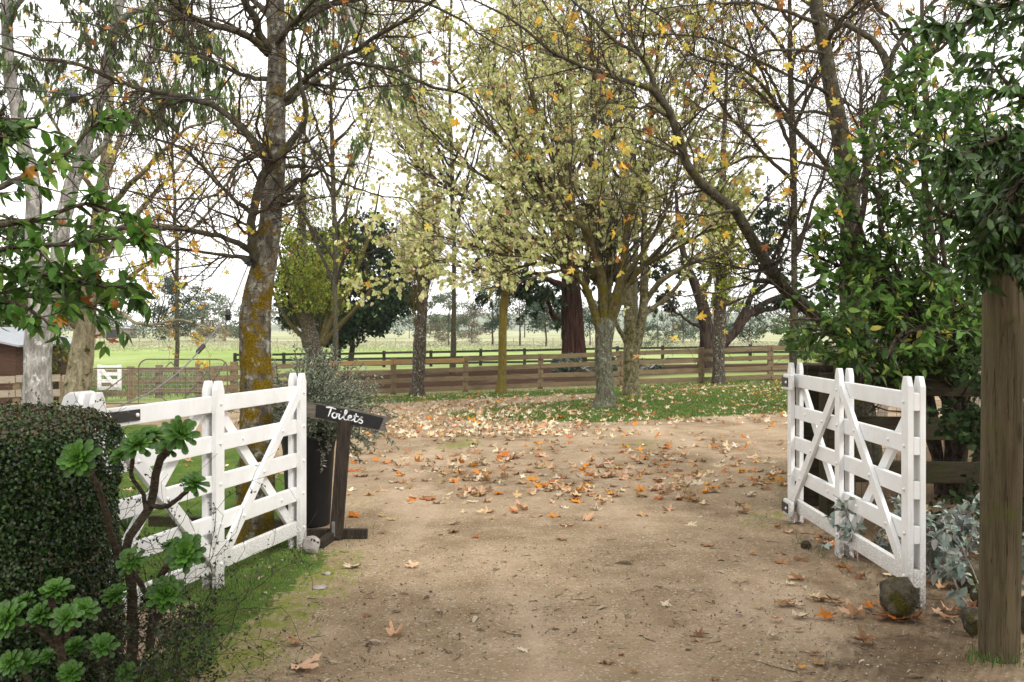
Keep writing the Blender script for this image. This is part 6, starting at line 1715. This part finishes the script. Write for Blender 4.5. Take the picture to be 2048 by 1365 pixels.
def clus():
    c = cxs[rng.integers(0, len(cxs))]
    return c[0] + rng.normal(0, 42), c[1] + rng.normal(0, 10)
for _ in range(330):
    x, y = clus(); cand.append((x, y, U(.09, .17), rng.choice(KD, p=[.50, .24, .14, .12])))
sc(420, lambda: U(690, 1560), lambda: rng.normal(925, 58), KD, [5, 1.6, 1.6, 2], (.08, .16))
sc(2100, lambda: rng.normal(930, 160), lambda: U(790, 876), KD, [4, .9, .8, 5], (.08, .16))
sc(1100, lambda: U(950, 1640), lambda: U(766, 850), KD, [4, 1.6, .8, 4], (.08, .16))
sc(500, lambda: U(1240, 1640), lambda: U(762, 792), KD, [4, 1.6, .8, 3], (.08, .16))
sc(26, lambda: U(640, 1700), lambda: U(1030, 1365), KD, [2, .2, 3, 1], (.04, .085))
sc(40, lambda: U(230, 600), lambda: U(880, 1010), KD, [3, 2, 1, 1], (.08, .14))
sc(120, lambda: U(1560, 2048), lambda: U(880, 1240), KD, [3, .8, 3, 1], (.08, .15))
cand = [c for c in cand if HZ + 95 < c[1] < 1400]
rows = []
for px, py, s, k in cand:
    p = at(px, py)
    if p[1] > 31.6: continue
    rows.append((s / p[1], p, s, k))
rows.sort(key=lambda r: -r[0])
LAB = {'tan': 'curled tan star shaped leaf fallen on the gravel drive', 'orange': 'bright orange star shaped leaf fallen on the gravel drive',
       'brown': 'dark brown curled leaf fallen on the ground', 'pale': 'pale dry star shaped leaf fallen on the ground'}
for _, p, s, k in rows[:296]:
    o = bpy.data.objects.new('fallen_leaf', DM[k][rng.integers(0, 6)])
    COL.objects.link(o)
    o.location = p + [0, 0, .006]
    o.rotation_euler = (rng.normal(0, .16), rng.normal(0, .16), U(0, 6.28))
    o.scale = (s, s, s * U(.7, 1.2))
    tag(o, LAB[k], 'leaf', {'tan': 'tan leaves on the drive', 'orange': 'orange leaves on the drive', 'brown': 'brown leaves on the ground', 'pale': 'pale leaves on the ground'}[k])
g = Geo()
for kk in range(3):
    sel = rows[296 + kk::3]
    n = len(sel)
    pos = np.array([r[1] for r in sel]) + [0, 0, .008]; a = U(0, 6.28, n)
    ax = nrm(np.stack([np.cos(a), np.sin(a), rng.normal(0, .22, n)], 1)); nn = rng.normal(0, .25, (n, 3)) + [0, 0, 1]
    cc = np.array([palette(1, DEAD[r[3]], None, .12)[0] for r in sel])
    leaves(g, pos, ax, nn, np.array([r[2] for r in sel]), PLANE[(1, 2, 3)[kk]], cc)
tag(g.obj('leaf_litter', M['dead_leaf']), kind='stuff')

# small debris on the gravel: narrow leaves, bark flakes, grit
n = 1500
px, py = U(480, 1900, n), HZ + 200 + (U(0, 1, n) ** .8) * 520
pos = np.array([at(x, y) for x, y in zip(px, py)]) + [0, 0, .004]
a = U(0, 6.28, n); ax = np.stack([np.cos(a), np.sin(a), rng.normal(0, .12, n)], 1); nn = rng.normal(0, .35, (n, 3)) + [0, 0, 1]
g = Geo()
leaves(g, pos, ax, nn, np.exp(rng.normal(math.log(.026), .6, n)), t_oval(.13, .25, .03), palette(n, [(.16, .11, .07), (.07, .05, .035), (.28, .26, .18), (.20, .20, .10), (.075, .058, .042), (.40, .36, .28)], None, .2))
n = 170
py = HZ + 210 + (U(0, 1, n) ** .8) * 500; px = U(560, 1950, n)
sp0 = np.array([at(x, y) for x, y in zip(px, py)]) + [0, 0, .004]
a = U(0, 6.28, n); le = np.exp(rng.normal(math.log(.07), .5, n))
sp_ = np.zeros((n, 5, 3)); sp_[:, 0] = sp0
for k in range(1, 5):
    sp_[:, k] = sp_[:, k - 1] + np.stack([np.cos(a), np.sin(a), 0 * a], 1) * (le / 4)[:, None]; a = a + rng.normal(0, .35, n)
tubes(g, sp_, np.repeat(np.linspace(.0028, .0012, 5)[None], n, 0), 4, col=(.10, .075, .05))
tag(g.obj('ground_debris', M['dead_leaf']), kind='stuff')
n = 5200
py = HZ + 230 + (U(0, 1, n) ** .75) * 480; px = U(520, 1980, n)
pos = np.array([at(x, y) for x, y in zip(px, py)])
oc = np.array([[1, 0, 0], [-1, 0, 0], [0, 1, 0], [0, -1, 0], [0, 0, 1], [0, 0, -1]], float); ot = np.array([[0, 2, 4], [2, 1, 4], [1, 3, 4], [3, 0, 4], [2, 0, 5], [1, 2, 5], [3, 1, 5], [0, 3, 5]])
sz = np.exp(rng.normal(math.log(.0040), .36, n))[:, None, None]
vv = pos[:, None] + oc[None] * sz * rng.uniform(.5, 1.2, (n, 6, 1))
g = Geo(); g.add(vv.reshape(-1, 3), t=(ot[None] + (np.arange(n) * 6)[:, None, None]).reshape(-1, 3), c=np.repeat(palette(n, [(.30, .24, .17), (.46, .39, .30), (.20, .15, .10), (.13, .10, .07)], None, .2), 6, 0))
tag(g.obj('gravel_grit', M['dead_leaf'], smooth=False), kind='stuff')

# ------------------------------------------------------------------ grass
def grass(polys, n, hgt, wid, cols, seed, box_):
    rg = np.random.default_rng(seed)
    x0, y0, x1, y1 = box_
    out = []
    tot = 0
    while tot < n:
        px, py = rg.uniform(x0, x1, n * 2), rg.uniform(y0, y1, n * 2)
        m = np.zeros(len(px), bool)
        jx, jy = px + rg.normal(0, 6, len(px)), py + rg.normal(0, 3, len(px))
        for p in polys: m |= inpoly(jx, jy, p)
        px, py = px[m], py[m]
        d = F * CAM_H / (py - HZ)
        for _ in range(40): d = .5 * d + .5 * F * (CAM_H - terr((px - 1024) / F * d, d)) / (py - HZ)
        x = (px - 1024) / F * d
        out.append(np.stack([x, d, terr(x, d)], 1)); tot += len(px)
    p = np.concatenate(out)[:n]
    patch = np.sin(p[:, 0] * 7 + 2 * np.sin(p[:, 1] * 5)) * np.sin(p[:, 1] * 6 + p[:, 0] * 3)
    p = p[patch > rg.uniform(-1.6, .35, n)]; n = len(p)
    a = rg.uniform(0, 6.28, n); ln = rg.uniform(.2, .9, n)[:, None]
    h = rg.uniform(hgt[0], hgt[1], n)[:, None]; w = rg.uniform(wid[0], wid[1], n)[:, None]
    ax = np.stack([np.cos(a), np.sin(a), 0 * a], 1); sd_ = np.stack([-np.sin(a), np.cos(a), 0 * a], 1)
    up = np.array([0, 0, 1.0])
    v = np.stack([p - sd_ * w, p + sd_ * w, p + up * h * .6 + ax * h * ln * .3 + sd_ * w * .7, p + up * h * .6 + ax * h * ln * .3 - sd_ * w * .7, p + up * h * .95 + ax * h * ln], 1)
    b = (np.arange(n) * 5)[:, None]
    return v.reshape(-1, 3), b + np.array([[0, 1, 2, 3]]), b + np.array([[3, 2, 4]]), np.repeat(palette(n, cols, None, .18, rg), 5, 0)
GC = [(.065, .125, .025), (.095, .16, .035), (.04, .085, .018), (.14, .18, .05)]
g = Geo()
for args in ((LAWN[3:4], 9000, (.005, .016), (.001, .002), GC, 1, (250, 1088, 720, 1370)), (LAWN[4:5], 22000, (.008, .022), (.0015, .003), GC, 2, (150, 850, 612, 1235)),
             (LAWN[0:1], 26000, (.02, .055), (.004, .008), GC, 3, (870, 762, 1640, 846)), (LAWN[1:3], 12000, (.025, .06), (.005, .01), GC, 4, (690, 752, 1640, 808)),
             ([[(160, 796), (160, 745), (440, 740), (440, 790)]], 16000, (.05, .2), (.006, .012), GC, 5, (160, 740, 440, 800))):
    v, q, tt, c = grass(*args); g.add(v, q, tt, c)
tag(g.obj('grass', M['grass']), kind='stuff')
# mossy green fuzz and weeds at the verges
g = Geo()
v, q, tt, c = grass([[(410, 1190), (615, 1100), (625, 1125), (430, 1205)], [(1590, 1075), (1700, 1128), (1690, 1140), (1580, 1090)], [(690, 1060), (745, 1060), (745, 1085), (690, 1090)], [(1935, 1300), (2048, 1296), (2048, 1335), (1935, 1330)]], 700, (.012, .055), (.0015, .003), GC, 7, (410, 1050, 2048, 1340)); g.add(v, q, tt, c)
tag(g.obj('weeds', M['grass']), kind='stuff')
# dry tussock grass on the far side of the field
n = 15000
d = rng.uniform(98, 175, n); x = U(-70, 45, n); p = np.stack([x, d, terr(x, d)], 1)
a = U(0, 6.28, n); w = U(.05, .14, n)[:, None]; h = U(.06, .2, n)[:, None]
sd_ = np.stack([np.cos(a), np.sin(a), 0 * a], 1); up = np.array([0, 0, 1.0])
v = np.stack([p - sd_ * w, p + sd_ * w, p + up * h + sd_ * w * U(-1, 1, (n, 1)) * 2], 1)
g = Geo(); g.add(v.reshape(-1, 3), t=np.arange(n * 3).reshape(-1, 3), c=np.repeat(palette(n, [(.28, .28, .17), (.33, .32, .22), (.25, .27, .14)], None, .06), 3, 0))
tag(g.obj('dry_grass', M['grass']), kind='stuff')
